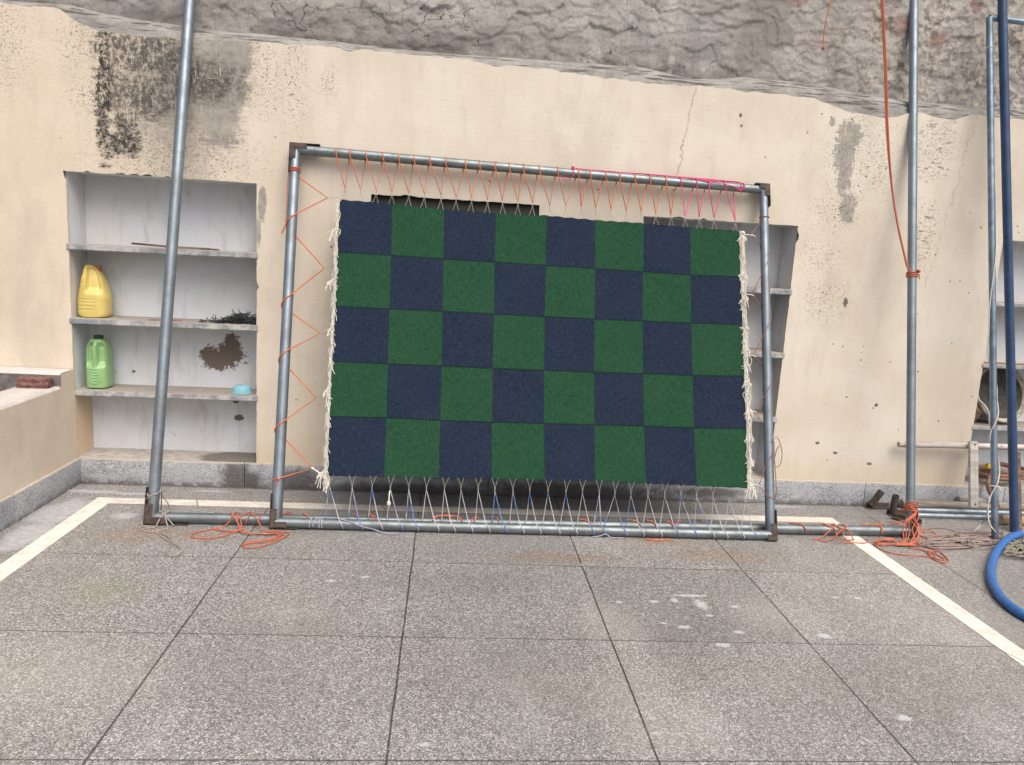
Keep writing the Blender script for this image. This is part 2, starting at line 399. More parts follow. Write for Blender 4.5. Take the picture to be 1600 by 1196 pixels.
def mat_plaster():
    m = Mat('cream_limewash', rough=.85, spec=.2)
    o = m.xyz_cached('XZ')
    streak = m.noise(7, 6, .6, v=m.scale(2.6, 1, .5))
    brush = m.noise(45, 3, .6, v=m.scale(.35, 1, 2.2))
    fine = m.noise(75, 5, .7)
    mid = m.noise(16, 6, .66)
    coarse = m.noise(2.2, 5, .6)
    # paint: a little pinker to the left, paler to the right
    leftness = m.step(o[0], -1.6, 1.2, 1, 0)
    base = m.mix(leftness, S(229, 222, 208, .85), S(231, 217, 198, .85))
    base = m.mix(m.step(coarse, .35, .68, 0, .6), base, S(218, 205, 184, .82))
    base = m.mix(m.step(streak, .5, .75, 0, .45), base, S(208, 197, 180, .84))
    base = m.mix(m.step(brush, .55, .8, 0, .28), base, S(198, 184, 164, .84))
    grime = m.noise(1.3, 6, .7, v=m.scale(1.6, 1, .7))
    base = m.mix(m.math('MULTIPLY', m.step(grime, .46, .68), .42), base, S(196, 184, 168, .82))
    W = lambda u, v: on_wall(u, v)[[0, 2]]
    def bl(u0, v0, u1, v1, soft, amp, nz):
        a = W(u0, (v0+v1)/2); b = W(u1, (v0+v1)/2); c = W((u0+u1)/2, v0); d = W((u0+u1)/2, v1)
        return m.blob((a[0]+b[0])/2, (c[1]+d[1])/2, abs(b[0]-a[0])/2, abs(c[1]-d[1])/2, soft, amp, nz)
    mixn = m.math('ADD', m.math('MULTIPLY', fine, .45), m.math('MULTIPLY', mid, .55))
    bm = m.math('ADD', m.math('MULTIPLY', brush, .4), m.math('MULTIPLY', mixn, .6))
    sv = m.math('ADD', m.math('MULTIPLY', m.noise(26, 6, .78, v=m.scale(1.5, 1, .6)), .65), m.math('MULTIPLY', brush, .35))
    # grey cement showing through, with soft edges that follow the brush
    g = m.vmax([m.math('MULTIPLY', bl(205, 60, 350, 262, .7, 3.2, bm), .75), bl(290, 30, 398, 140, .12, 2.0, mixn), bl(330, 100, 390, 180, .12, 2.6, mixn), bl(300, 110, 380, 240, .3, 3.2, bm), bl(225, 60, 330, 230, .6, 2.4, bm),
                bl(1308, 188, 1346, 236, .1, 4.2, sv), bl(1303, 215, 1336, 272, .1, 4.2, sv), bl(1308, 250, 1330, 305, .1, 4.6, sv), bl(1296, 184, 1305, 198, .1, 1.2, mixn),
                bl(403, 292, 416, 345, .2, 1.8, mixn), bl(400, 340, 408, 385, .3, 2.0, mixn), bl(1312, 300, 1336, 350, .2, 3.2, mixn)])
    base = m.mix(m.math('MULTIPLY', g, .85), base, m.mix(m.step(mid, .35, .65), S(146, 144, 140, .8), S(172, 168, 160, .8)))
    # black mould in brush-wide streaks
    hz = m.noise(26, 5, .7, v=m.scale(.6, 1, 1.5))
    d1 = m.vmax([bl(150, 42, 300, 120, .35, 2.0, hz), bl(152, 60, 190, 175, .25, 2.1, hz), bl(160, 110, 275, 190, .45, 2.4, hz), bl(170, 205, 222, 245, .3, 2.3, hz),
                 bl(150, 150, 172, 250, .35, 3.2, hz), bl(175, 175, 215, 205, .3, 2.4, hz), bl(240, 90, 380, 160, .6, 2.6, hz)])
    fl = m.step(m.math('ADD', m.math('MULTIPLY', m.noise(60, 5, .75, v=m.scale(1, 1, .8)), .6), m.math('MULTIPLY', m.noise(14, 5, .7, v=m.scale(1.6, 1, .7)), .4)), .42, .54)
    base = m.mix(m.math('MULTIPLY', m.math('MULTIPLY', d1, .92), m.math('MULTIPLY_ADD', fl, .75, .25)), base, m.mix(m.step(mid, .3, .7), S(66, 66, 63, .75), S(100, 98, 93, .78)))
    scr = m.math('MAXIMUM', m.step(m.noise(13, 4, .6, v=m.scale(4.5, 1, .45)), .62, .66), m.step(m.noise(20, 4, .6, v=m.scale(.5, 1, 5)), .655, .69))
    base = m.mix(m.math('MULTIPLY', m.math('MULTIPLY', scr, m.math('MAXIMUM', d1, g)), .7), base, S(222, 204, 176, .84))
    run = m.math('MULTIPLY', m.vmax([bl(147, 40, 172, 250, .3, 4.0, hz), bl(170, 195, 215, 245, .3, 4.2, hz)]), m.step(m.noise(48, 5, .72, v=m.scale(1, 1, .7)), .47, .55))
    base = m.mix(m.math('MULTIPLY', run, .9), base, S(54, 54, 52, .75))
    # speckled mould: dots that get denser towards their patches
    dots = m.vor(115, v=m.scale(1, 1, .8)); dn = m.noise(30, 4, .7)
    dens = m.vmax([bl(-60, -10, 50, 130, .9, 1.2, mid), bl(90, 10, 155, 120, .8, 1.3, mid), bl(110, 110, 170, 180, .8, 1.6, mid), bl(150, 190, 400, 300, .8, 1.4, mid),
                   bl(390, 60, 440, 180, .7, 1.3, mid), bl(440, 60, 480, 200, .9, 2.0, mid), bl(500, 105, 530, 150, .6, 1.0, mid), bl(1430, 185, 1492, 262, .6, 1.6, mid),
                   bl(1432, 245, 1484, 285, .45, 1.5, mid), bl(1425, 320, 1465, 420, .9, 2.2, mid), bl(1295, 190, 1400, 310, .9, 1.8, mid), bl(1255, 375, 1310, 425, .9, 1.8, mid),
                   bl(1260, 435, 1320, 500, .9, 2.4, mid), bl(1270, 300, 1345, 360, .9, 1.8, mid)])
    sp = m.math('MULTIPLY', m.step(m.math('ADD', dots, m.math('MULTIPLY', dn, .55)), .45, .60, 1, 0), dens)
    hb = m.math('MULTIPLY', m.step(m.noise(58, 5, .72, v=m.scale(.8, 1, 1.15)), .575, .62), dens)
    hb2 = m.math('MULTIPLY', m.step(m.noise(40, 4, .7, v=m.scale(.4, 1, 1.9)), .55, .62), m.vmax([bl(1430, 185, 1492, 262, .6, 1.6, mid), bl(1432, 245, 1484, 285, .5, 1.5, mid), bl(1425, 320, 1460, 400, .8, 2.2, mid)]))
    hb = m.math('MAXIMUM', hb, hb2)
    base = m.mix(m.math('MULTIPLY', m.vmax([sp, hb]), .8), base, S(92, 84, 74, .8))
    # scattered chips to bare cement all over, thicker on the right
    cn = m.vor(17); cr = m.vor(17, out=1); cs = m.n('ShaderNodeSeparateColor'); m.l(cr, cs.inputs[0])
    right = m.step(m.math('ADD', o[0], m.math('MULTIPLY', o[1], .35)), 2.6, 3.4, .05, .34)
    right = m.math('MULTIPLY', right, m.step(o[1], .2, 1.1, .3, 1))
    chip = m.math('MULTIPLY', m.math('LESS_THAN', cs.outputs[0], right), m.step(m.math('ADD', cn, m.math('MULTIPLY', m.math('SUBTRACT', fine, .5), .22)), .09, .12, 1, 0))
    base = m.mix(m.math('MULTIPLY', chip, .8), base, m.mix(cs.outputs[1], S(110, 102, 92, .8), S(160, 152, 140, .8)))
    chip2 = m.vmax([bl(1317, 467, 1324, 480, .2, 4.5, bm), bl(1301, 706, 1308, 710, .2, 4.5, bm), bl(1366, 631, 1372, 636, .2, 4.5, bm), bl(1354, 723, 1362, 727, .2, 4.5, bm), bl(1274, 690, 1281, 695, .2, 4.5, bm),
                    bl(1155, 178, 1159, 184, .2, 4.5, bm), bl(1156, 195, 1160, 200, .2, 4.5, bm)])
    base = m.mix(chip2, base, S(120, 112, 102, .8))
    # hairline crack running down
    ax, az = W(1088, 135); bx, bz = W(1058, 268)
    t = m.math('MULTIPLY', m.math('SUBTRACT', o[1], az), (bx-ax)/(bz-az))
    d = m.math('ABSOLUTE', m.math('SUBTRACT', m.math('SUBTRACT', o[0], ax), m.math('ADD', t, m.math('MULTIPLY', m.math('SUBTRACT', mid, .5), .09))))
    crack = m.math('MULTIPLY', m.step(d, .001, .0035, .6, 0), m.math('GREATER_THAN', o[1], 1.8))
    # second pair of hairlines on the far right
    ax2, az2 = W(1530, 240)
    d2 = m.math('ABSOLUTE', m.math('SUBTRACT', m.math('SUBTRACT', o[0], ax2-.08), m.math('ADD', m.math('MULTIPLY', m.math('SUBTRACT', o[1], az2), .16), m.math('MULTIPLY', m.math('SUBTRACT', mid, .5), .12))))
    crack = m.math('MAXIMUM', crack, m.math('MULTIPLY', m.step(d2, .001, .003, .35, 0), m.math('GREATER_THAN', o[1], 1.3)))
    base = m.mix(crack, base, S(120, 106, 90, .8))
    # splash band low down and ochre water marks
    low = m.math('MULTIPLY', m.step(m.math('ADD', o[1], m.math('MULTIPLY', m.math('SUBTRACT', mid, .5), .12)), .14, .34, 1, 0), .45)
    low = m.math('MULTIPLY', low, m.math('GREATER_THAN', o[0], -1.088))
    base = m.mix(low, base, S(216, 196, 164, .82))
    m.color(base)
    h = m.math('ADD', m.math('MULTIPLY', brush, .5), m.math('MULTIPLY', fine, .35))
    h = m.math('SUBTRACT', h, m.math('MULTIPLY', m.math('MAXIMUM', chip, chip2), .8))
    h = m.math('SUBTRACT', h, m.math('MULTIPLY', g, .25))
    m.bump(h, .45, .004)
    return m

def mat_cement(name, a, b, c, k=.78, sc=6):
    m = Mat(name, rough=.9, spec=.2)
    n1 = m.noise(sc, 6, .62); n2 = m.noise(sc*7, 5, .65)
    base = m.ramp(n1, [(.3, S(*a, k)), (.5, S(*b, k)), (.7, S(*c, k))])
    base = m.mix(m.step(n2, .45, .7, 0, .5), base, S(*a, k))
    m.color(base); m.bump(m.math('ADD', n2, m.math('MULTIPLY', n1, .7)), .5, .006)
    return m

def mat_rough():
    m = Mat('weathered_mud_render', rough=.95, spec=.15)
    o = m.xyz_cached('XZ')
    n1 = m.noise(1.6, 6, .62); n2 = m.noise(9, 7, .7); n3 = m.noise(60, 5, .7)
    base = m.ramp(n1, [(.3, S(154, 151, 146, .88)), (.48, S(178, 175, 170, .88)), (.6, S(188, 186, 182, .88)), (.75, S(166, 165, 162, .88))])
    base = m.mix(m.step(n2, .46, .66, 0, .4), base, S(132, 123, 113, .8))
    base = m.mix(m.step(n3, .5, .72, 0, .5), base, S(104, 98, 90, .8))
    cool = m.noise(2.7, 4)
    base = m.mix(m.step(cool, .55, .7, 0, .45), base, S(150, 153, 152, .75))
    # darker, damp foot of the wall; paler and pinker to the right where the render has gone
    foot = m.math('MULTIPLY', m.step(m.math('ADD', o[1], m.math('MULTIPLY', m.math('SUBTRACT', n2, .5), .35)), 2.36, 2.62, 1, 0), m.step(m.noise(3.3, 4), .3, .6))
    foot = m.math('MULTIPLY', foot, m.step(o[0], 2.0, 3.2, 1, .35))
    base = m.mix(m.math('MULTIPLY', foot, .7), base, S(72, 65, 58, .75))
    rt = m.math('MULTIPLY', m.step(m.math('ADD', o[0], n2), 3.2, 3.9), m.step(n2, .35, .55))
    base = m.mix(m.math('MULTIPLY', rt, .6), base, m.mix(m.step(m.noise(24, 6, .75), .42, .56), S(112, 102, 94, .8), S(206, 196, 186, .85)))
    def bl(u0, v0, u1, v1, soft, amp, nz):
        a = on_wall((u0+u1)/2, (v0+v1)/2, .12); p = on_wall(u0, v0, .12); q = on_wall(u1, v1, .12)
        return m.blob(a[0], a[2], abs(q[0]-p[0])/2, abs(p[2]-q[2])/2, soft, amp, nz)
    red = m.vmax([bl(1222, -12, 1258, 12, .2, 4.5, n2), bl(1520, -10, 1535, 18, .3, 4.5, n2), bl(1395, 25, 1425, 50, .5, 4.5, n2), bl(1455, 50, 1480, 75, .5, 4.5, n2), bl(1255, 60, 1310, 70, .4, 4.5, n2)])
    base = m.mix(m.math('MULTIPLY', red, .5), base, S(146, 92, 76, .75))
    pale = m.vmax([bl(1170, -20, 1236, 40, .1, .8, n2), bl(1165, 20, 1240, 80, .1, 1.0, n2), bl(1150, 60, 1205, 115, .1, 1.0, n2)])
    base = m.mix(m.math('MULTIPLY', pale, .7), base, S(148, 146, 140, .75))
    drip = m.vmax([bl(1049, 62, 1053, 118, .5, 1.8, n3), bl(1050, -30, 1053, 60, .5, 2.0, n3)])
    base = m.mix(m.math('MULTIPLY', drip, .3), base, S(212, 208, 200, .8))
    # crack lines between the slaps of render are modelled; stain them too
    at = m.n('ShaderNodeAttribute', attribute_name='edge')
    base = m.mix(m.math('MULTIPLY', m.math('MULTIPLY', at.outputs['Fac'], m.step(n2, .4, .6)), .55), base, S(84, 78, 72, .7))
    wv = m.n('ShaderNodeVectorMath', operation='ADD'); m.l(m.scale(1, 1, 1.5), wv.inputs[0])
    wc = m.n('ShaderNodeVectorMath', operation='SCALE'); m.l(m.noisec(3.5, 6), wc.inputs[0]); wc.inputs['Scale'].default_value = .55; m.l(wc.outputs[0], wv.inputs[1])
    ve = m.vor(5.6, 'DISTANCE_TO_EDGE', v=wv.outputs[0])
    ck = m.math('MULTIPLY', m.step(ve, .004, .017, 1, 0), m.math('MULTIPLY', m.step(m.noise(3.1, 5, .6), .47, .54), m.step(o[0], 2.6, 3.1, 1, .25)))
    base = m.mix(m.math('MULTIPLY', ck, .75), base, S(66, 60, 54, .7))
    m.color(base)
    h = m.math('ADD', m.math('MULTIPLY', n2, 1.0), m.math('MULTIPLY', n3, .45))
    h = m.math('ADD', h, m.math('MULTIPLY', m.noise(26, 7, .78, dist=.4), 1.3))
    h = m.math('SUBTRACT', h, m.math('MULTIPLY', ck, 1.0))
    m.bump(h, .6, .010)
    return m

def mat_niche():
    m = Mat('whitewashed_niche', rough=.85, spec=.2)
    n1 = m.noise(3, 6, .6); n2 = m.noise(22, 5, .65); st = m.noise(9, 5, .6, v=m.scale(2, 2, .5))
    base = m.mix(m.step(n1, .35, .65), S(224, 229, 234, .92), S(215, 216, 217, .92))
    base = m.mix(m.step(st, .5, .75, 0, .35), base, S(178, 172, 166, .8))
    base = m.mix(m.step(n2, .6, .75, 0, .3), base, S(160, 154, 148, .8))
    o = m.xyz_cached('XZ')
    def bl(u0, v0, u1, v1, soft, amp, nz):
        a = on_wall((u0+u1)/2, (v0+v1)/2, .2); p = on_wall(u0, v0, .2); q = on_wall(u1, v1, .2)
        return m.blob(a[0], a[2], abs(q[0]-p[0])/2, abs(p[2]-q[2])/2, soft, amp, nz)
    n3 = m.noise(55, 8, .8)
    mixn = m.math('ADD', m.math('MULTIPLY', n3, .75), m.math('MULTIPLY', m.noise(16, 4), .6))
    mixn = m.math('SUBTRACT', mixn, .17)
    peel = m.vmax([bl(309, 543, 350, 576, .04, 3.4, mixn), bl(330, 538, 382, 574, .04, 3.4, mixn), bl(352, 520, 373, 550, .04, 4.6, mixn), bl(335, 560, 352, 582, .04, 3.4, mixn), bl(206, 578, 212, 583, .1, 1.0, mixn),
                   bl(366, 648, 382, 658, .1, 2.6, mixn), bl(364, 624, 374, 631, .1, 2.6, mixn)])
    base = m.mix(peel, base, S(128, 116, 106, .8))
    # grime: inner corners and just above each shelf
    # cream paint returns on the lower left reveal
    geo = m.n('ShaderNodeNewGeometry'); nn = m.n('ShaderNodeSeparateXYZ'); m.l(geo.outputs['Normal'], nn.inputs[0])
    lowleft = m.math('MULTIPLY', m.math('LESS_THAN', o[1], .5), m.math('MULTIPLY', m.math('LESS_THAN', o[0], -1.08), m.math('GREATER_THAN', m.math('ABSOLUTE', nn.outputs[0]), .7)))
    base = m.mix(lowleft, base, S(226, 202, 172, .86))
    up = m.math('GREATER_THAN', nn.outputs[2], .7)
    base = m.mix(m.math('MULTIPLY', up, .8), base, m.mix(m.step(n2, .35, .65), S(186, 178, 166, .8), S(150, 142, 132, .8)))
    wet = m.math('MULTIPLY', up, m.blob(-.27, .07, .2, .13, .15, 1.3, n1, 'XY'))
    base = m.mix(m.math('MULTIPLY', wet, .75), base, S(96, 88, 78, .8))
    m.color(base); m.bump(m.math('SUBTRACT', m.math('MULTIPLY', n2, .5), peel), .4, .003)
    return m

def mat_shelf():
    m = Mat('stone_shelf_whitewashed', rough=.75, spec=.25)
    n1 = m.noise(10, 6, .65); n2 = m.noise(50, 4, .65)
    base = m.mix(m.step(n1, .4, .62), S(150, 156, 160, .8), S(205, 205, 202, .8))
    base = m.mix(m.step(n2, .5, .7, 0, .6), base, S(122, 122, 120, .8))
    geo = m.n('ShaderNodeNewGeometry'); nn = m.n('ShaderNodeSeparateXYZ'); m.l(geo.outputs['Normal'], nn.inputs[0])
    up = m.math('GREATER_THAN', nn.outputs[2], .7)
    base = m.mix(m.math('MULTIPLY', up, .75), base, m.mix(m.step(n1, .35, .65), S(178, 166, 150, .8), S(140, 130, 120, .8)))
    m.color(base); m.bump(n2, .4, .003)
    return m

def mat_galv(name='galvanised_pipe', a=(152, 164, 173), b=(138, 150, 159), rust=.2, scuff=.5, k=.8, foot=.55):
    m = Mat(name, rough=.4, metal=.7, spec=.5)
    n1 = m.noise(14, 5, .6, v=m.scale(1, 1, 1)); n2 = m.noise(70, 4, .7); n3 = m.noise(3.5, 5, .65)
    base = m.mix(m.step(n1, .35, .65), S(*a, k), S(*b, k))
    base = m.mix(m.step(n2, .55, .7, 0, .2), base, S(206, 210, 212, k))
    base = m.mix(m.step(n2, .26, .38, scuff*.8, 0), base, S(70, 72, 74, k))
    base = m.mix(m.math('MULTIPLY', m.step(n3, .52, .68), rust), base, S(118, 92, 70, k))
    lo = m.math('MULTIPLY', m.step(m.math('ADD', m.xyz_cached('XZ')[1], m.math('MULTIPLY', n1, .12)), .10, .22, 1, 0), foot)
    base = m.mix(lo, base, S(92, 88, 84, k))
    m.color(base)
    m.rough(m.step(n1, .3, .7, .42, .52))
    m.bump(n2, .2, .001)
    return m

def mat_simple(name, a, b=None, rough=.7, sc=40, bumps=.4, bd=.002, metal=0, k=.8, spec=.3):
    m = Mat(name, rough=rough, metal=metal, spec=spec)
    b = b or tuple(int(c*.8) for c in a)
    n = m.noise(sc, 5, .65)
    m.color(m.mix(m.step(n, .35, .68), S(*a, k), S(*b, k))); m.bump(n, bumps, bd)
    return m
def mat_rope(name, a, b, k=.85):
    m = Mat(name, rough=.6, spec=.3)
    n = m.noise(180, 3, .6); n2 = m.noise(6, 3)
    c = m.mix(m.step(n, .35, .65), S(*a, k), S(*b, k))
    m.color(m.mix(m.step(n2, .4, .7, 0, .3), c, S(*b, k))); m.bump(n, .6, .002)
    return m
def mat_wood(name, a, b, k=.8, rough=.8):
    m = Mat(name, rough=rough, spec=.2)
    n = m.noise(30, 6, .65, v=m.scale(.12, 1, 1)); n2 = m.noise(12, 5)
    c = m.mix(m.step(n, .35, .62), S(*a, k), S(*b, k)); c = m.mix(m.step(n2, .55, .72, 0, .6), c, S(*[int(x*.6) for x in b], k))
    m.color(c); m.bump(n, .5, .003); return m

# ================================================================== THE SETTING
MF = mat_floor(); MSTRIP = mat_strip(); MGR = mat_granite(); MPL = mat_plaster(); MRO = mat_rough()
def mat_coping():
    m = Mat('grey_cement_coping', rough=.9, spec=.2)
    n1 = m.noise(9, 6, .62); n2 = m.noise(60, 5, .7); ln = m.noise(10, 6, .7, v=m.scale(.5, 1, 7), dist=.4)
    base = m.ramp(n1, [(.3, S(130, 128, 123, .8)), (.5, S(160, 158, 153, .8)), (.7, S(180, 178, 173, .8))])
    base = m.mix(m.step(n2, .45, .7, 0, .45), base, S(128, 125, 120, .8))
    base = m.mix(m.step(ln, .52, .60, 0, .75), base, S(76, 72, 66, .8))
    m.color(base); m.bump(m.math('SUBTRACT', m.math('ADD', n2, n1), m.step(ln, .54, .62)), .6, .006)
    return m
MCOP = mat_coping()
MNI = mat_niche(); MSH = mat_shelf()
MRAW = mat_cement('bare_cement', (138, 138, 130), (156, 155, 146), (170, 168, 158), sc=8)
MSLATE = mat_cement('slate_paint', (66, 68, 62), (78, 80, 73), (88, 90, 82), sc=8)
MCURB = mat_cement('stained_curb_cement', (96, 92, 90), (138, 132, 130), (170, 164, 160), sc=10)
MLEDGE = mat_cement('limewashed_ledge', (186, 182, 176), (210, 204, 198), (220, 214, 206), sc=7, k=.82)

fl = MB()
fl.add([(-8, -9, 0), (9, -9, 0), (9, .3, 0), (-8, .3, 0)], [(0, 1, 2, 3)])
structure(fl.build('ground', MF))

st = MB(); w = STRIP_W; h = .0015
XL, XR, YS = STRIP_XL, STRIP_XR, STRIP_Y
st.add([(XL, -6, h), (XL+w, -6, h), (XL+w, YS-w, h), (XL, YS, h)], [(0, 1, 2, 3)])
st.add([(XL, YS, h), (XL+w, YS-w, h), (XR-w, YS-w, h), (XR, YS, h)], [(0, 1, 2, 3)])
st.add([(XR, YS, h), (XR-w, YS-w, h), (XR-w, -6, h), (XR, -6, h)], [(0, 1, 2, 3)])
structure(st.build('paving_border', MSTRIP, smooth=False))

# ---- the cream wall
NICHES = [(-1.098, -.152, .143, 1.641, (.5, .884, 1.268)), (.438, 1.331, .143, 1.622, (.5, .884, 1.25)),
          (1.905, 2.776, .143, 1.598, (.498, .872, 1.232)), (3.992, 4.86, .143, 1.592, (.498, .870, 1.230)), (5.9, 6.8, .143, 1.6, (.498, .872, 1.232))]
beige = [(0, 5), (90, 13), (112, 30), (150, 48), (200, 55), (260, 60), (300, 62), (388, 66), (391, 64), (440, 68), (531, 75), (544, 81), (566, 78), (650, 86), (737, 94), (755, 99), (775, 105), (795, 103), (856, 108),
         (930, 120), (1012, 131), (1090, 134), (1200, 147), (1270, 153), (1325, 175), (1355, 180), (1390, 185), (1413, 179), (1438, 176), (1463, 184), (1491, 188), (1521, 178), (1560, 184), (1600, 188)]
coptop = [(0, 0), (95, 6), (130, 17), (200, 29), (300, 44), (394, 53), (534, 67), (675, 83), (856, 95), (930, 100), (1012, 107), (1050, 116), (1090, 125), (1137, 126), (1170, 122), (1200, 124), (1275, 132), (1350, 146), (1380, 152), (1450, 162), (1600, 172)]
BE = np.array([on_wall(*p)[[0, 2]] for p in beige]); CT = np.array([on_wall(u, v, .03)[[0, 2]] for u, v in coptop])
X0, X1 = -7.0, 8.0
xs = set(np.round(np.arange(X0, X1+.001, .022), 4))
for n in NICHES:
    xs = {x for x in xs if abs(x-n[0]) > .011 and abs(x-n[1]) > .011} | {n[0], n[1]}
xs = np.array(sorted(xs))
def zs_for():
    zz = set(np.round(np.arange(.14, 2.3001, .024), 4))
    return np.array(sorted(zz))
ZS = zs_for()
wall = thing('plastered_wall', 'long cream limewashed wall with built-in shelf niches and black mould patches', 'wall', (1.0, 0, 0))
bm = bmesh.new()
grid = {}
nj = lambda a, b, s: (fbm(np.array([a*s]), np.array([b*s]), 4)[0]-.47)
tops = np.interp(xs, BE[:, 0], BE[:, 1])
def inhole(xm, zm, n): return n[0] < xm < n[1] and n[2]-.01 < zm < n[3]
# per column: snap the rows nearest to each niche's lintel
for i, x in enumerate(xs):
    zc = ZS.copy()
    k = None
    for n in NICHES:
        if n[0]-1e-6 <= x <= n[1]+1e-6: k = n
    ztop = n_l = 1.64
    if k is None:
        c = min(NICHES, key=lambda n: min(abs(x-n[0]), abs(x-n[1])))
        lint = c[3]
    else: lint = k[3]
    j = int(np.argmin(abs(ZS-1.62)))
    f = zc.copy()
    f[:j+1] = .14+(ZS[:j+1]-.14)*(lint-.14)/(ZS[j]-.14)
    f[j:] = lint+(ZS[j:]-ZS[j])*(tops[i]-lint)/(ZS[-1]-ZS[j])
    for q, z in enumerate(f):
        y = .006*(nj(x, z, 1.7)) + .003*nj(x+9, z, 9)
        jx = jz = 0
        if q == len(f)-1: jz = .02*nj(x, 3.3, 22)
        if q == j: jz = .012*nj(x, 7.7, 30)-(.008 if nj(x, 1.1, 14) > .17 else 0)*-1
        for n in NICHES:
            if abs(x-n[0]) < 1e-5 and z <= n[3]+.001: jx = -abs(.010*nj(z, x+4, 26))-(.012 if nj(z, x, 11) > .2 else 0)
            if abs(x-n[1]) < 1e-5 and z <= n[3]+.001: jx = abs(.010*nj(z, x+4, 26))+(.012 if nj(z, x, 11) > .2 else 0)
        if q == j: jz = abs(jz)
        grid[(i, q)] = bm.verts.new((x+jx, y, z+jz))
J0 = int(np.argmin(abs(ZS-1.62)))
for i in range(len(xs)-1):
    xm = (xs[i]+xs[i+1])/2
    hole = any(n[0] < xm < n[1] for n in NICHES)
    for q in range(len(ZS)-1):
        if hole and q < J0: continue
        bm.faces.new((grid[(i, q)], grid[(i+1, q)], grid[(i+1, q+1)], grid[(i, q+1)]))
for v in [v for v in bm.verts if not v.link_faces]: bm.verts.remove(v)
be = [e for e in bm.edges if len(e.link_faces) == 1]
r = bmesh.ops.extrude_edge_only(bm, edges=be)
for v in [g for g in r['geom'] if isinstance(g, bmesh.types.BMVert)]: v.co.y += .016
bm.verts.index_update()
mb = MB(); mb.add([v.co for v in bm.verts], [[v.index for v in f.verts] for f in bm.faces]); bm.free()
mb.build('plaster_face', MPL, wall, angle=50)
# core behind the niches
mb = MB(); mb.box((.5, .32, 1.08), (15, .2, 2.3)); mb.build('masonry', MRAW, wall, smooth=False)
# niches: lining with thick sides and a shelf at each level
for ni, n in enumerate(NICHES):
    a, b, z0, z1, sh = n
    e = .004; a -= e; b += e; z1 += e; z0 -= .0
    yb = .20 if ni != 1 else .026
    mb = MB()
    def quad(f, na, nb):
        P = [[f(i/(na-1), j/(nb-1)) for j in range(nb)] for i in range(na)]
        mb.sheet(P)
    wv = lambda p, q: .004*nj(p, q, 5)
    quad(lambda s_, t_: (a+(b-a)*s_, yb+wv(s_*3+ni, t_*3), z0+(z1-z0)*t_), 30, 40)
    quad(lambda s_, t_: (a+.012*t_*0+wv(s_*3+ni, t_+5)*(t_), .008+(yb-.008)*t_, z0+(z1-z0)*s_), 40, 5)
    quad(lambda s_, t_: (b-wv(s_*3+ni, t_+8)*(t_), .008+(yb-.008)*t_, z0+(z1-z0)*s_), 40, 5)
    quad(lambda s_, t_: (a+(b-a)*s_, .008+(yb-.008)*t_, z1), 20, 4)
    quad(lambda s_, t_: (a+(b-a)*s_, -.002+(yb+.002)*t_, z0+.002*nj(s_*9, t_, 2)), 20, 4)
    lin = mb.build('niche' if ni != 1 else 'slate_board', MSLATE if ni == 1 else MNI, wall)
    if ni == 1: continue
    for z in sh:
        mb = MB()
        nn_ = 60; th = .032 if ni != 3 else .024
        front = lambda s_: -.006+.006*nj(s_*3+ni, z*3, 8)
        P = []
        for i in range(nn_):
            s_ = i/(nn_-1); x = a-.004+(b-a+.008)*s_; sag = .006*(s_-.5)*(1 if ni == 0 else .3)
            t1 = .003*nj(x, z, 20); t2 = .003*nj(x+5, z, 24)
            P.append([(x, yb, z-th/2+sag), (x, front(s_)+.003, z-th/2+t2+sag), (x, front(s_), z-th/2+.004+t2+sag), (x, front(s_), z+th/2-.004+t1+sag), (x, front(s_)+.004, z+th/2+t1+sag), (x, yb, z+th/2+sag)])
        mb.sheet(P)
        mb.build('shelf', MSH, lin, angle=30)
# coping band
nx = 700
gx = np.linspace(X0, X1, nx); P = []
tb = np.interp(gx, BE[:, 0], BE[:, 1]); tc = np.maximum(np.interp(gx, CT[:, 0], CT[:, 1]), tb+.005)
rows = 9
pr = np.linspace(0, 1, rows)
for i in range(nx):
    row = []
    bump = .012*(fbm(np.array([gx[i]*6]), np.array([3.0]), 4)[0]-.45)
    for q, t in enumerate(pr):
        z = tb[i]-.06+(tc[i]-tb[i]+.06)*t
        y = .010+.05*t**2.5-bump*math.sin(t*3.1)-.006*(fbm(np.array([gx[i]*14.]), np.array([z*20]), 4)[0]-.4)
        row.append((gx[i], y, z))
    row.append((gx[i], .2, tc[i]+.05))
    P.append(row)
mb = MB(); mb.sheet(P); mb.build('cement_coping', MCOP, wall, angle=60)
# granite skirting in lengths
mb = MB(); x = X0; k = 0
while x < X1:
    L = [1.22, .88, 1.35, 1.02][k % 4]; k += 1
    if k == 1: L = -1.095-X0
    mb.box((x+L/2, .004+.0006*(k % 3), .0695), (L-.003, .02, .145), bev=.0025); x += L
mb.build('granite_skirting', MGR, wall, angle=30)

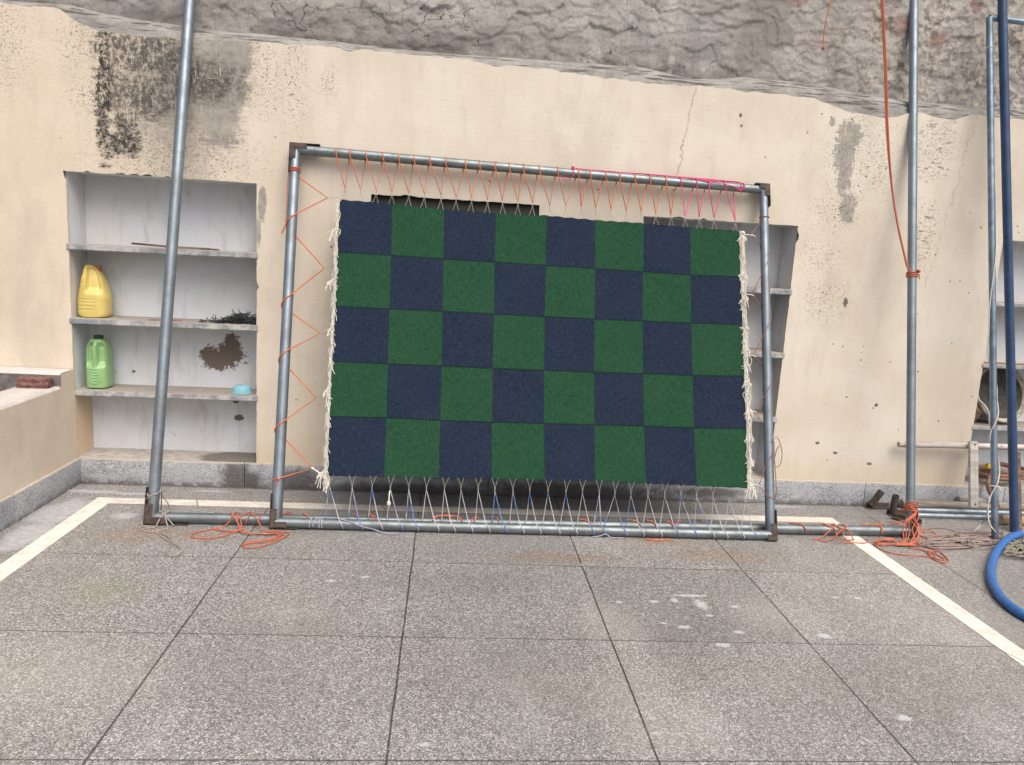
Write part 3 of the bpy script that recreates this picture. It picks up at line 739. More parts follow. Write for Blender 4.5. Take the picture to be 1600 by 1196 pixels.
# ---- older wall behind, of slapped-on mud render
rx = np.concatenate([np.arange(-5.0, -2.2, .03), np.arange(-2.2, 5.2, .008), np.arange(5.2, 7.0, .03)]); rz = np.concatenate([np.arange(2.22, 3.05, .008), np.arange(3.05, 4.6, .03)])
GX, GZ = np.meshgrid(rx, rz, indexing='ij')
wx = GX+.12*(fbm(GX*4, GZ*4, 3)-.5)*1.6+.03*(fbm(GX*22, GZ*22, 3)-.5); wz = GZ+.12*(fbm(GX*4+40, GZ*4+9, 3)-.5)*1.6+.03*(fbm(GX*22+7, GZ*22, 3)-.5)
def flakes(wx, wz, sx, sz, seed):
    rg = np.random.default_rng(seed); tab = rg.random((512, 512, 4))
    U = wx/sx; V = wz/sz; ui = np.floor(U).astype(int); vi = np.floor(V).astype(int)
    best = np.full(U.shape, 9.); sec = np.full(U.shape, 9.); hh = np.zeros(U.shape)
    for du in (-1, 0, 1):
        for dv in (-1, 0, 1):
            c = tab[(ui+du) % 512, (vi+dv) % 512]
            dx = U-(ui+du+c[..., 0]); dz = V-(vi+dv+c[..., 1]); d = np.sqrt(dx*dx+dz*dz)
            hv = (c[..., 2]-.5)*1.1 - dz*.9*(.4+c[..., 3]) + dx*(c[..., 3]-.5)*.8
            sec = np.where(d < best, best, np.minimum(sec, d)); hh = np.where(d < best, hv, hh); best = np.minimum(best, d)
    return hh, sec-best
h1, e1 = flakes(wx, wz, .17, .10, 3); h2, e2 = flakes(wx+.3, wz, .085, .055, 5)
rug = fbm(GX*9, GZ*14, 5)-.47; rug2 = fbm(GX*30, GZ*30, 4)-.47
rightm = 1/(1+np.exp(-(GX-2.75+.4*(fbm(GX*2, GZ*2, 2)-.5))/.12))
footm = 1/(1+np.exp((GZ-2.50+.25*(fbm(GX*3, GZ*3, 3)-.5))/.02))*(1-rightm)
disp = (.0075*h1*(1-.6*rightm)+.004*h2)*(1-.6*footm)+.008*rug*(1+footm+rightm)+.005*rug2*(.6+1.6*rightm+1.5*footm)
disp += .022*(fbm(GX*1.1, GZ*1.1, 2)-.45)-.006*footm
Y = .135-disp
edge = np.clip(1-e1/.05, 0, 1)*(fbm(GX*5, GZ*5, 3) > .42)*(1-.6*rightm)+.5*np.clip(1-e2/.05, 0, 1)*(fbm(GX*7+3, GZ*7, 3) > .52)
edge = np.clip(edge, 0, 1)*(1-.5*footm)
Y = Y+.0035*edge
mb = MB(); mb.sheet(np.stack([GX, Y, GZ], -1))
ow = mb.build('old_wall', MRO, None, angle=180)
at = ow.data.attributes.new('edge', 'FLOAT', 'POINT'); at.data.foreach_set('value', edge.astype(np.float32).ravel())
tag(ow, 'rough grey-brown mud-rendered old wall rising behind the cream wall', 'wall')

# ---- tank built against the wall on the left
tx = -1.095
tank = thing('water_tank', 'low cream plastered tank wall with whitewashed ledge at the left, against the cream wall', 'tank', (tx-.5, -1.2, 0))
mb = MB()
P = []
for i in range(120):
    y = -.004-5.0*i/119
    P.append([(tx+.004*nj(y, z, 3)+.002*nj(y, z, 12), y, z) for z in np.linspace(.13, .545-.012*min(1, i/30)+.006*nj(y, 3, 6), 20)])
mb.sheet(P)
mb.add([(tx, -5.0, 0), (tx-.21, -5.0, 0), (tx-.21, -5.0, .54), (tx, -5.0, .54)], [(0, 1, 2, 3)])
# end of the back curb, flush with the side wall
mb.add([(tx, -.142, .54), (tx, -.004, .545), (tx, -.004, .623), (tx, -.135, .619), (tx, -.142, .612)], [(0, 1, 2, 3, 4)])
mb.build('side_wall', MPL, tank, angle=50)
mb = MB(); P = []
for i in range(120):
    y = -.14-4.86*i/119; z0 = .555-.012*min(1, i/30)+.005*nj(y, 3, 6)
    P.append([(tx+.001, y, z0-.012), (tx-.006, y, z0-.001), (tx-.1, y, z0+.003*nj(y, 1, 8)), (tx-.195-.008*nj(y, 5, 9), y, z0), (tx-.205, y, z0-.012), (tx-.205, y, .2)])
mb.sheet(P); mb.build('ledge', MLEDGE, tank, angle=60)
mb = MB(); P = []
for i in range(100):
    x = tx-.003-3.0*i/99; j = .004*nj(x, 2, 12)
    P.append([(x, -.004, .623), (x, -.13+j, .621+j), (x, -.14+j, .612+j)])
mb.sheet(P); mb.build('ledge', MLEDGE, tank, angle=60)
mb = MB(); P = []
for i in range(100):
    x = tx-.004-3.0*i/99
    P.append([(x, -.138+.008*nj(x, z, 9), z) for z in np.linspace(.613, .2, 14)])
mb.sheet(P); mb.build('back_curb', MCURB, tank, angle=60)
mb = MB(); mb.add([(tx-.2, -.13, .42), (tx-3, -.13, .42), (tx-3, -5, .42), (tx-.2, -5, .42)], [(0, 1, 2, 3)])
wm = Mat('dark_tank_water', rough=.12, spec=.5); wm.color(S(46, 44, 38, .6)); mb.build('water', wm, tank, smooth=False)
mb = MB(); y = -.006; k = 0
while y > -5:
    L = [.62, .8, .95][k % 3]; k += 1
    mb.box((tx+.006+.0007*(k % 2), y-L/2, .067), (.02, L-.004, .140), bev=.0025); y -= L
mb.build('granite_skirting', MGR, tank, angle=30)

# brick on the ledge
bm = bmesh.new(); bmesh.ops.create_cube(bm, size=1); bmesh.ops.subdivide_edges(bm, edges=bm.edges, cuts=9, use_grid_fill=True)
br = MB(); vs = []
for v in bm.verts:
    p = np.array(v.co)*[.152, .07, .05]
    ln = np.linalg.norm(p/[.076, .035, .025])
    p = p*(1-.10*max(0, ln-1.15))
    q = p+.006*np.array([nj(p[0]*30+5, p[2]*60+p[1]*20, 1), nj(p[1]*30, p[2]*60+9, 1), nj(p[0]*18, p[2]*70+3, 1)])*1.6
    q[1] += .003*math.sin(p[2]*240)
    vs.append(q)
bm.verts.ensure_lookup_table(); bm.verts.index_update()
c = np.array([tx-.105, -.185, .578]); a = math.radians(4)
vs = [(c[0]+q[0]*math.cos(a)-q[1]*math.sin(a), c[1]+q[0]*math.sin(a)+q[1]*math.cos(a), c[2]+q[2]) for q in vs]
br.add(vs, [[v.index for v in f.verts] for f in bm.faces]); bm.free()
tag(br.build('brick', mat_simple('worn_red_brick', (150, 112, 104), (96, 70, 66), .9, 45, .8, .006)), 'worn red-brown brick lying on the tank ledge at the far left', 'brick')

# ================================================================== THINGS IN THE NICHES
def loft(name, mat, parent, secs, n=4.0, seg=120, disp=None, cap=True):
    """secs: (z, cx, cy, hx, hy) ; disp(xn, zn, x, z)->inward depth on the front"""
    mb = MB(); ang = np.linspace(0, 2*math.pi, seg, endpoint=False)
    cs, sn = np.cos(ang), np.sin(ang)
    ux = np.sign(cs)*abs(cs)**(2/n); uy = np.sign(sn)*abs(sn)**(2/n)
    z0, z1 = secs[0][0], secs[-1][0]
    rows = []
    for (z, cx, cy, hx, hy) in secs:
        pts = np.stack([cx+ux*hx, cy+uy*hy, np.full(seg, z)], 1)
        if disp:
            for i in range(seg):
                if uy[i] < -.05: pts[i, 1] += disp(ux[i], (z-z0)/(z1-z0))*min(1, -uy[i]*2)
        rows.append(pts)
    V = np.vstack(rows); m = len(rows)
    fs = [(i*seg+k, i*seg+(k+1) % seg, (i+1)*seg+(k+1) % seg, (i+1)*seg+k) for i in range(m-1) for k in range(seg)]
    fs += [tuple(range(seg-1, -1, -1)), tuple((m-1)*seg+k for k in range(seg))]
    mb.add(V, fs)
    return mb.build(name, mat, parent, angle=70)
def interp_secs(keys, n=90):
    K = np.array(keys, float); z = np.linspace(K[0, 0], K[-1, 0], n)
    return [(zz, *[np.interp(zz, K[:, 0], K[:, j]) for j in range(1, K.shape[1])]) for zz in z]
def sm(x, a, b):
    t = min(1, max(0, (x-a)/(b-a))); return t*t*(3-2*t)
def gauss(x, w): return math.exp(-(x/w)**2)

# green can: x px 137-177, bottom 607 on the third shelf
def can_at(u, v, shelf, yf):
    p = on_wall(u, v, yf); return np.array([p[0], yf, shelf+.017])
gp = can_at(157, 606, .5, .09)
green = thing('jerry_can', 'green plastic jerry can with a dark cap on the third niche shelf', 'jerry can', tuple(gp))
MGREEN = mat_simple('green_plastic', (156, 198, 138), (144, 186, 126), .38, 8, .05, .001, spec=.45)
hx = .0575; H = .264
k = [(0, .86), (.012, .97), (.04, 1.0), (.3, 1.0), (.45, .975), (.62, .96), (.78, .93), (.88, .84), (.95, .70), (.985, .52), (1, .36)]
secs = interp_secs([(gp[2]+a*H, gp[0], gp[1], hx*b, .062*min(1, b*1.05)) for a, b in k], 110)
def gdisp(u, h):
    d = 0
    ridge = gauss(u, .2)**.9
    env = sm(h, .40, .56)*(1-sm(h, .84, .99))
    d += .03*env*(1-sm(abs(u), .70, .98))*sm(abs(u), .10, .32)
    d -= .004*sm(h, .42, .6)*gauss(u, .2)
    if h < .47:
        for q in range(6):
            hc = .10+.058*q; wq = .62-.075*q
            if abs(u) < wq:
                c = hc+.085*(u/.62)**2-.0
                d -= .0035*gauss(h-c, .010)*(1-sm(abs(u), wq*.8, wq))
    return d
loft('can_body', MGREEN, green, secs, 3.4, 150, gdisp)
mb = MB(); c0 = gp+np.array([0, 0, H-.004])
mb.tube([c0+[0, .0, 0], c0+[0, 0, .004], c0+[0, 0, .020], c0+[0, 0, .022]], [.022, .024, .024, .02], 28)
mb.build('cap', mat_simple('dark_green_cap', (46, 74, 56), (40, 62, 48), .5), green)

yp = can_at(149.5, 494, .884, .09)
yel = thing('jerry_can', 'yellow plastic jerry can with a red cap on the second niche shelf', 'jerry can', tuple(yp))
MYEL = mat_simple('yellow_plastic', (234, 212, 128), (222, 198, 112), .4, 8, .05, .001, spec=.45)
sc_ = 1/4.785/1167*3.95
kk = [(1165, 285, 100), (1158, 285, 112), (1140, 284, 118), (1080, 284, 120), (1020, 287, 118), (980, 287, 108), (930, 286, 95), (880, 281, 83), (850, 277, 70), (820, 269, 56), (800, 262, 44), (787, 254, 30), (780, 250, 18)]
secs = interp_secs([(yp[2]+(1165-a)*sc_, yp[0]+(b-285)*sc_, yp[1], c_*sc_*.92, .066*min(1, c_/95)) for a, b, c_ in kk], 110)
def ydisp(u, h):
    d = 0
    env = sm(h, .42, .60)*(1-sm(h, .90, 1.0))
    d += .030*env*sm(u, -.42, -.12)*(1-sm(u, .55, .98))
    for q, hc in enumerate((.14, .21, .28, .335)):
        d += .0018*gauss(h-hc, .010)*(1-sm(u, .15, .45))*sm(u, -.97, -.85)
    for q in range(4):
        d += .002*gauss(h-(.60+.045*q), .008)*gauss(u+.72, .22)
    return d
loft('can_body', MYEL, yel, secs, 3.0, 150, ydisp)
mb = MB(); c0 = yp+np.array([(302-285)*sc_, .012, (1165-815)*sc_])
mb.tube([c0+[0, 0, -.008], c0+[.001, 0, .0], c0+[.003, 0, .020], c0+[.003, 0, .022]], [.018, .020, .020, .016], 24)
mb.build('cap', mat_simple('faded_red_cap', (190, 112, 96), (172, 98, 84), .5), yel)

# blue bowl upside down
bp = np.array([on_wall(379, 612, .06)[0], .055, .519])
mb = MB(); mb.tube([bp+[0, 0, 0], bp+[0, 0, .003], bp+[0, 0, .006], bp+[0, 0, .02], bp+[0, 0, .036], bp+[0, 0, .044], bp+[0, 0, .046]], [.056, .058, .054, .051, .046, .038, .03], 40)
tag(mb.build('bowl', mat_simple('pale_blue_plastic', (140, 194, 206), (130, 184, 198), .4, 10, .05), None), 'small pale blue bowl upside down at the right end of the niche shelf', 'bowl')

# heap of dark shredded strips
mb = MB(); h0 = on_wall(362, 505, .07)
cx, cy = -.27, .07
for i in range(460):
    r1 = RNG.normal(0, 1); x = cx+.075*r1; x = min(x, -.16)
    hgt = .055*math.exp(-((x+.235)/.085)**2)
    p = np.array([x, cy+.035*RNG.normal(), .903+RNG.random()*hgt]); p[1] = min(max(p[1], .01), .17)
    d = RNG.normal(0, 1, 3); d[2] *= .45; d /= np.linalg.norm(d); l = .018+.03*RNG.random()
    q = p+d*l*.5+RNG.normal(0, .005, 3); e_ = p+d*l+[0, 0, RNG.normal(0, .008)]
    for z_ in (q, e_): z_[2] = max(z_[2], .904); z_[0] = min(z_[0], -.158); z_[1] = min(max(z_[1], 0), .19)
    mb.tube([p, q, e_], .0016, 4, caps=False)
hp = mb.build('scrap_heap', mat_simple('dark_grey_strips', (62, 66, 70), (40, 43, 47), .6), None)
tag(hp, 'tangled heap of dark grey clipped wire at the right end of the second niche shelf', 'wire scraps'); hp['kind'] = 'stuff'

# bits lying on the shelves
def lying(name, pts, r, mat, label, cat, flat=None):
    mb = MB(); mb.tube(pts, r, 6, wob=.08); return tag(mb.build(name, mat), label, cat)
MWD = mat_wood('brown_lath', (122, 98, 84), (88, 70, 60)); MWD2 = mat_wood('pale_lath', (176, 158, 142), (140, 122, 106))
def lath(a, b, w_, t_, mat, name, label, cat):
    a = np.array(a); b = np.array(b); d = b-a; L = np.linalg.norm(d)
    rot = Vector(d).to_track_quat('X', 'Z').to_matrix()
    mb = MB(); mb.box((a+b)/2, (L, w_, t_), rot, bev=.001); return tag(mb.build(name, mat, smooth=False), label, cat)
S1 = 1.268+.0165
lath((on_wall(203, 378, .06)[0], .09, S1+.013), (on_wall(292, 388, .06)[0], .05, S1+.004), .02, .010, MWD, 'wooden_lath', 'thin brown wooden lath lying along the top niche shelf', 'lath')
lath((on_wall(262, 386, .03)[0], .03, S1+.005), (on_wall(326, 390, .03)[0], .06, S1+.005), .02, .014, MWD2, 'wooden_batten', 'pale wooden batten on the top niche shelf behind the leaning pipe', 'batten')
lath((on_wall(314, 388, .02)[0], .02, S1+.005), (on_wall(342, 390, .02)[0], .024, S1+.004), .014, .011, MWD, 'wood_offcut', 'short dark brown wood offcut near the right end of the top niche shelf', 'offcut')
MPK = mat_simple('pink_paint_stick', (196, 140, 132), (150, 100, 92), .6)
lath((on_wall(232, 498, .01)[0], .012, .884+.020), (on_wall(282, 497, .02)[0], .05, .884+.020), .006, .005, MPK, 'thin_stick', 'thin pinkish stick on the second niche shelf', 'stick')

# ================================================================== FRAMES
MG = mat_galv(); MG2 = mat_galv('weathered_grey_rail', (140, 150, 154), (122, 131, 132), .3, .7, foot=.1)
MIRON = mat_simple('rusty_angle_iron', (100, 88, 81), (62, 54, 50), .7, 30, .6, .003, metal=.2)
MG3 = mat_galv('blue_grey_pipe', (146, 164, 180), (116, 134, 150), .12, .5)

# rug stretching frame
bl = on_floor(425, 826, .028); brr = on_floor(1206, 838, .026)
tl = on_wall(462, 234, -.05); tr = on_wall(1193, 297, -.05)
bl[1] = -.605; brr[1] = -.602
fr = thing('stretching_frame', 'leaning rectangular frame of grey pipes that holds the green and navy rug', 'frame', (1.3, -.6, 0))
def shaped(a, b, ra, rb, n=40, seg=18, wob=.012, bow=0):
    P = [np.array(a)+(np.array(b)-np.array(a))*i/(n-1)+np.array([0, 0, bow*math.sin(math.pi*i/(n-1))]) for i in range(n)]
    return P, [ra+(rb-ra)*i/(n-1)+.0008*nj(i*.3, ra*90, 1) for i in range(n)], seg
def rail(name, a, b, ra, rb, mat, par):
    mb = MB(); P, r, s_ = shaped(a, b, ra, rb); mb.tube(P, r, s_); return mb.build(name, mat, par)
rail('upright', bl, tl, .0265, .0255, MG, fr)
rail('upright', brr, tr, .0245, .0225, MG, fr)
rail('rail', tl, tr, .0255, .0225, MG2, fr)
rail('rail', bl+[-.0, -.004, -.0], brr+[0, -.004, 0], .0255, .0245, MG2, fr)
ex = np.array([1., 0, 0]); up = (tl-bl)/np.linalg.norm(tl-bl); fn = np.cross(ex, up); fn = fn if fn[1] < 0 else -fn
def bracket(c, sx, sz, L=.1, W=.05, off=.026, lz=None):
    """an L-section corner: front and outer flange on each leg"""
    mb = MB(); lz = lz or L
    R = Matrix((ex, fn, up)).transposed()
    q = lambda a, b_, c_: np.array(c)+ex*a+fn*b_+up*c_
    t = .004
    def plate(cc, d): mb.box(cc, d, R, bev=.001)
    plate(q(-sx*off, -.004, sz*(lz/2-off)), (t, .056, lz+.004))             # outer flange along the upright
    plate(q(sx*(L/2-off), -.004, -sz*off), (L, .056, t))                    # outer flange along the rail
    plate(q(-sx*.008, off-.001, sz*(lz*.28-off)), (off*1.1, t, lz*.55))
    plate(q(sx*(L*.2), off+.002, -sz*off*.4), (L*.4, t, off*1.0))
    return mb
for c_, sx, sz, nm, lz, LL in ((tl, 1, -1, 'corner_bracket', .15, .15), (tr, -1, -1, 'corner_bracket', .12, .08), (bl, 1, 1, 'corner_bracket', .16, .13), (brr, -1, 1, 'corner_bracket', .15, .06)):
    bracket(c_, sx, sz, LL, lz=lz).build(nm, MIRON, fr, smooth=False)

# tall outer frame
ol0 = on_floor(233, 815, .030); or0 = on_floor(1425, 833, .028)
yl = -.60; ol0 = np.array([-.487, -.583, .028]); or0 = np.array([3.352, -.500, .028])
def toward(p0, u, v, extend):
    q = on_side(u, v, p0[0]); d = (q-p0); return p0+d*extend
of = thing('pipe_goalpost', 'tall open frame of two long galvanised pipes on a floor pipe, leaning against the wall', 'frame', (1.4, -.55, 0))
olt = on_side(297, 0, -.487); ort = on_side(1428, 0, 3.352)
dl = (olt-ol0); dr = (ort-or0)
mb = MB(); mb.pipe(ol0-dl*.008, ol0+dl*1.25, .0265, 24, n=2); mb.build('upright', MG, of)
mb = MB(); mb.pipe(or0-dr*.004, or0+dr*1.15, .0225, 24, n=2); mb.build('upright', MG, of)
rb0 = ol0+[.0, 0, 0]; rb1 = or0+[-.0, 0, 0]
mb = MB(); mb.pipe(rb0, rb1, .0255, 24, n=2); mb.build('rail', MG2, of)
up_, fn_ = up, fn
for c_, sx, nm, L, lz in ((ol0, 1, 'corner_bracket', .20, .17), (or0, -1, 'corner_bracket', .16, .16)):
    up = dl/np.linalg.norm(dl) if sx == 1 else dr/np.linalg.norm(dr); fn = np.cross(ex, up); fn = fn if fn[1] < 0 else -fn
    ex2 = np.cross(up, fn)
    bracket(c_, sx, 1, L, off=.029 if sx == 1 else .026, lz=lz).build(nm, MIRON, of, smooth=False)
up, fn = up_, fn_

# ================================================================== THE RUG
topx = [531, 613, 694, 775, 854, 930, 1006, 1080, 1155]; topy = [312, 318, 326, 333, 339, 344, 350, 355, 361]
rowsL = [(531, 312), (527, 395), (523, 479), (518, 565), (515, 651), (512, 744)]
Gp = {  # measured crossings of the checks, row by row
 0: [(531, 312), (613, 318), (694, 327), (775, 333), (854, 337), (930, 344), (1006, 349), (1079, 355), (1155, 361)],
 1: [(527, 394), (611, 399), (693, 405), (773, 410), (853, 415), (930, 420), (1005, 425), (1079, 430), (1157, 433)],
 2: [(524, 479), (609, 483), (692, 487), (772, 491), (851, 495), (929, 499), (1004, 502), (1080, 505), (1160, 508)],
 3: [(519, 565), (606, 569), (690, 572), (770, 576), (850, 579), (928, 582), (1005, 584), (1082, 587), (1163, 588)],
 4: [(515, 651), (604, 653), (688, 657), (769, 660), (850, 662), (929, 664), (1006, 666), (1084, 669), (1166, 670)],
 5: [(511, 744), (600, 746), (685, 748), (768, 749), (851, 751), (930, 752), (1009, 756), (1089, 760), (1168, 763)]}
G = np.array([[on_frame(*p, off=.004) for p in Gp[r_]] for r_ in range(6)])
def rugpt(u, v):       # u 0..8 , v 0..5
    i = min(7, max(0, int(u))); j = min(4, max(0, int(v))); s_ = u-i; t_ = v-j
    return (G[j, i]*(1-s_)+G[j, i+1]*s_)*(1-t_)+(G[j+1, i]*(1-s_)+G[j+1, i+1]*s_)*t_
NX, NY = 8*26, 5*26
def rugmesh(side):
    P = np.zeros((NX+1, NY+1, 3)); UV = np.zeros((NX+1, NY+1, 2))
    for i in range(NX+1):
        for j in range(NY+1):
            u = i/26; v = j/26
            p = rugpt(u, v)
            edge_t = max(0, 1-v/.25); edge_b = max(0, 1-(5-v)/.25)
            p = p + np.array([0, 0, 1])*(.0016*math.sin(u*2*math.pi*3.6)*edge_t - .0012*math.sin(u*2*math.pi*3.3)*edge_b)
            ripple = .006*(fbm(np.array([u*1.1]), np.array([v*1.3]), 3)[0]-.45)+.0012*math.sin(u*2*math.pi*3.6)*edge_t+.0016*(fbm(np.array([u*6.]), np.array([v*6.]), 2)[0]-.4)
            if side: ripple -= .007
            P[i, j] = p+FN*ripple; UV[i, j] = (u/8, 1-v/5)
    return P, UV
Pf, UVf = rugmesh(0); Pb, _ = rugmesh(1)
rugT = thing('checked_rug', 'flatwoven rug of green and navy squares laced into the leaning frame', 'rug', tuple(G[5, 4]))
mb = MB(); mb.sheet(Pf); nf_ = len(mb.v); mb.sheet(Pb)
W1 = NY+1
idx = lambda i, j: i*W1+j
for i in range(NX):
    mb.f.append((idx(i, 0), nf_+idx(i, 0), nf_+idx(i+1, 0), idx(i+1, 0))); mb.f.append((idx(i, NY), idx(i+1, NY), nf_+idx(i+1, NY), nf_+idx(i, NY)))
for j in range(NY):
    mb.f.append((idx(0, j), idx(0, j+1), nf_+idx(0, j+1), nf_+idx(0, j))); mb.f.append((idx(NX, j), nf_+idx(NX, j), nf_+idx(NX, j+1), idx(NX, j+1)))
mb.uv = np.vstack([UVf.reshape(-1, 2), UVf.reshape(-1, 2)])
def mat_rug():
    m = Mat('checked_weave', rough=1.0, spec=.03)
    uv = m.n('ShaderNodeUVMap').outputs[0]
    def sc(x, y): 
        nd = m.n('ShaderNodeVectorMath', operation='MULTIPLY'); m.l(uv, nd.inputs[0]); nd.inputs[1].default_value = (x, y, 1); return nd.outputs[0]
    o = m.xyz(sc(8, 5))
    wob = m.math('MULTIPLY', m.math('SUBTRACT', m.noise(60, 3, v=sc(1.6, 1)), .5), .035)
    a = m.math('FLOOR', m.math('ADD', o[0], wob)); b = m.math('FLOOR', m.math('ADD', o[1], m.math('MULTIPLY', wob, .6)))
    par = m.math('MODULO', m.math('ADD', m.math('ADD', a, b), 40.0), 2.0)
    par = m.math('GREATER_THAN', par, .5)
    yarn = m.math('ADD', m.math('MULTIPLY', m.noise(1, 3, .7, v=sc(260, 45)), .5), m.math('MULTIPLY', m.noise(1, 3, .7, v=sc(70, 190)), .5)); yarn2 = m.noise(1, 3, .6, v=sc(40, 420)); big = m.noise(1, 5, .6, v=sc(9, 7))
    g = m.mix(m.step(yarn, .34, .66), S(42, 84, 60, .6), S(62, 106, 80, .6))
    nv = m.mix(m.step(yarn, .34, .66), S(40, 52, 72, .61), S(60, 73, 95, .61))
    base = m.mix(par, nv, g)      # parity 1 at the top left square (row count from the bottom)
    base = m.mix(m.step(yarn2, .5, .75, 0, .3), base, m.mix(par, S(36, 44, 62, .7), S(38, 72, 54, .7)))
    base = m.mix(m.step(big, .4, .7, 0, .12), base, m.mix(par, S(74, 82, 98, .7), S(74, 108, 86, .7)))
    fleck = m.noise(1, 2, .5, v=sc(300, 190))
    base = m.mix(m.step(fleck, .69, .75, 0, .4), base, S(150, 160, 160, .8))
    # slit line where two colours meet
    fx = m.math('ABSOLUTE', m.math('SUBTRACT', m.math('FRACT', m.math('ADD', o[1], .5)), .5))
    base = m.mix(m.step(fx, .006, .02, .55, 0), base, S(26, 36, 40, .7))
    m.color(base)
    s_ = m.math('SINE', m.math('MULTIPLY', o[1], 330.0)); s2 = m.math('SINE', m.math('MULTIPLY', o[0], 260.0))
    m.bump(m.math('ADD', m.math('MULTIPLY', yarn, 1.2), m.math('ADD', m.math('MULTIPLY', s_, .25), m.math('MULTIPLY', s2, .15))), .8, .004)
    return m
mb.build('woven_field', mat_rug(), rugT, angle=60)

MCRM = mat_rope('cream_cotton', (244, 241, 230), (220, 214, 198)); MTW = mat_rope('fine_pale_twine', (190, 184, 172), (140, 134, 124))
def fringe(side):
    mb = MB()
    col = 0 if side < 0 else 8
    out = -1 if side < 0 else 1
    n = 210 if side < 0 else 300
    for i in range(n):
        v = 5*(i+RNG.random())/n
        p = rugpt(col, v)+FN*.004
        l = (.010+.022*RNG.random()**2)*(.65 if side < 0 else 1); drop = .02+.05*RNG.random()
        a_ = p; b_ = p+ex*out*(l*.8)+np.array([0, 0, .002*RNG.normal()])+FN*.004*RNG.normal()
        c_ = b_+ex*out*(.004*RNG.normal())-up*(drop*.5)+FN*.004*RNG.normal()
        d_ = c_-up*(drop*.5)+ex*out*(.007*RNG.normal()-.004)
        mb.tube(smoothpath([a_, b_, c_, d_], 3), .0011+.0006*RNG.random(), 5, caps=False)
    # thicker plied strands that run down the edge
    for s_ in range(1 if side < 0 else 2):
        pts = []
        base_o = (.004+.006*s_) if side < 0 else (.006+.007*s_)
        for q in range(70):
            v = 5*q/69+(.04*RNG.random())
            pts.append(rugpt(col, min(v, 5))+ex*out*(base_o+.007*math.sin(q*1.3+s_*2)+.005*RNG.normal())+FN*(.004+.004*math.cos(q*1.3+s_)))
        pts.append(rugpt(col, 5)+ex*out*(.006+.006*RNG.random())-up*(.03+.05*RNG.random()))
        mb.tube(smoothpath(pts, 3), .0016, 5, caps=False)
    # tassels
    spots = [(.55, .05), (1.5, .045), (2.4, .03), (3.5, .03), (4.9, .06)] if side < 0 else [(.1, .03), (.9, .035), (1.4, .03), (2.0, .035), (2.45, .03), (2.75, .035), (3.1, .03), (3.6, .035), (4.1, .03), (4.5, .035), (4.95, .05)]
    for v, L in spots:
        p = rugpt(col, v)+ex*out*.01+FN*.006
        for q in range(9):
            sgn = out if side < 0 else (-1 if q % 3 == 0 else 1)
            e_ = p+ex*sgn*(.010+.018*RNG.random())*(1 if L < .045 else 1.6)-up*(L*(.5+RNG.random()))
            mb.tube(smoothpath([p+RNG.normal(0, .002, 3), (p+e_)/2+ex*out*.006+RNG.normal(0, .002, 3), e_], 4), .0017, 5, caps=False)
    return mb
fl_ = fringe(-1).build('fringe', MCRM, rugT, angle=180); fr_ = fringe(1).build('fringe', MCRM, rugT, angle=180)

# lacing points along the top: where the cord crosses the rail and where each V hooks its loop
z4 = lambda x, y: (400+x/3.518, 200+y/3.518)
z6 = lambda x, y: (840+x/3.518, 200+y/3.518)
pk = [z4(x, 0)[0] for x in (440, 515, 605, 697, 783, 867, 953, 1040, 1147, 1225, 1310, 1388, 1466, 1553)]+[z6(x, 0)[0] for x in (105, 218, 283, 368, 443, 528, 610, 697)]
pkp = [z6(x, 0)[0] for x in (780, 865, 930, 1020, 1098)]
vb = [z4(*p) for p in ((490, 335), (575, 343), (663, 350), (748, 355), (841, 362), (927, 367), (1018, 373), (1101, 382), (1186, 388), (1273, 395), (1355, 400), (1440, 407), (1521, 413))]
vb += [z6(*p) for p in ((67, 425), (155, 430), (240, 435), (319, 441), (403, 450), (487, 458), (570, 461), (650, 473), (732, 478))]
vbp = [z6(*p) for p in ((810, 487), (888, 492), (970, 497), (1087, 512))]
# the rail axis, by image column
def axis_at(A_, B_, u):
    lo, hi = 0., 1.
    for _ in range(40):
        mm = (lo+hi)/2; p = A_+(B_-A_)*mm; d = p-CAM; uu = 800+FPX*(d@R_)/(d@F_)
        if uu < u: lo = mm
        else: hi = mm
    return A_+(B_-A_)*mm
def over_rail(A_, B_, u, r, a0=-40, a1=215, n=7, twist=.004):
    """points of a cord that goes over a rail: front low to back low"""
    c = axis_at(A_, B_, u); out = []
    for i in range(n):
        a_ = math.radians(a0+(a1-a0)*i/(n-1))
        out.append(c+fn*math.cos(a_)*r+up*math.sin(a_)*r+ex*twist*(i/(n-1)-.5)*-2)
    return out
def lace_top(pkx, vbs, name, mat, r, label, startknot=True, endtail=None):
    t = thing(name, label, 'cord', tuple(axis_at(tl, tr, pkx[0])))
    mb = MB(); pts = []
    for i, v in enumerate(vbs):
        # over the rail from behind to the front, then down to the loop, then up behind
        ov = over_rail(tl, tr, pkx[i], .0268)[::-1]
        pts += ov
        pts.append(on_frame(*v, off=.002))
        nxt = pkx[i+1] if i+1 < len(pkx) else pkx[i]+24
        back = axis_at(tl, tr, nxt-4)-fn*.022-up*.018
        if i == len(vbs)-1: pts.append(back)
    mb.tube([p for p in pts], r, 6)
    return t, mb, pts
MOR = mat_rope('orange_cord', (228, 132, 80), (198, 104, 58)); MPINK = mat_rope('pink_cord', (246, 96, 150), (226, 70, 128)); MBRN = mat_rope('brown_cord', (168, 124, 108), (128, 92, 80))
MORF = mat_rope('orange_nylon_rope', (212, 124, 98), (182, 98, 74))
t, mb, _ = lace_top(pk, vb[:22], 'lacing_rope', MOR, .0032, 'thin orange cord zigzagging from the top rail of the frame to the upper rug edge')
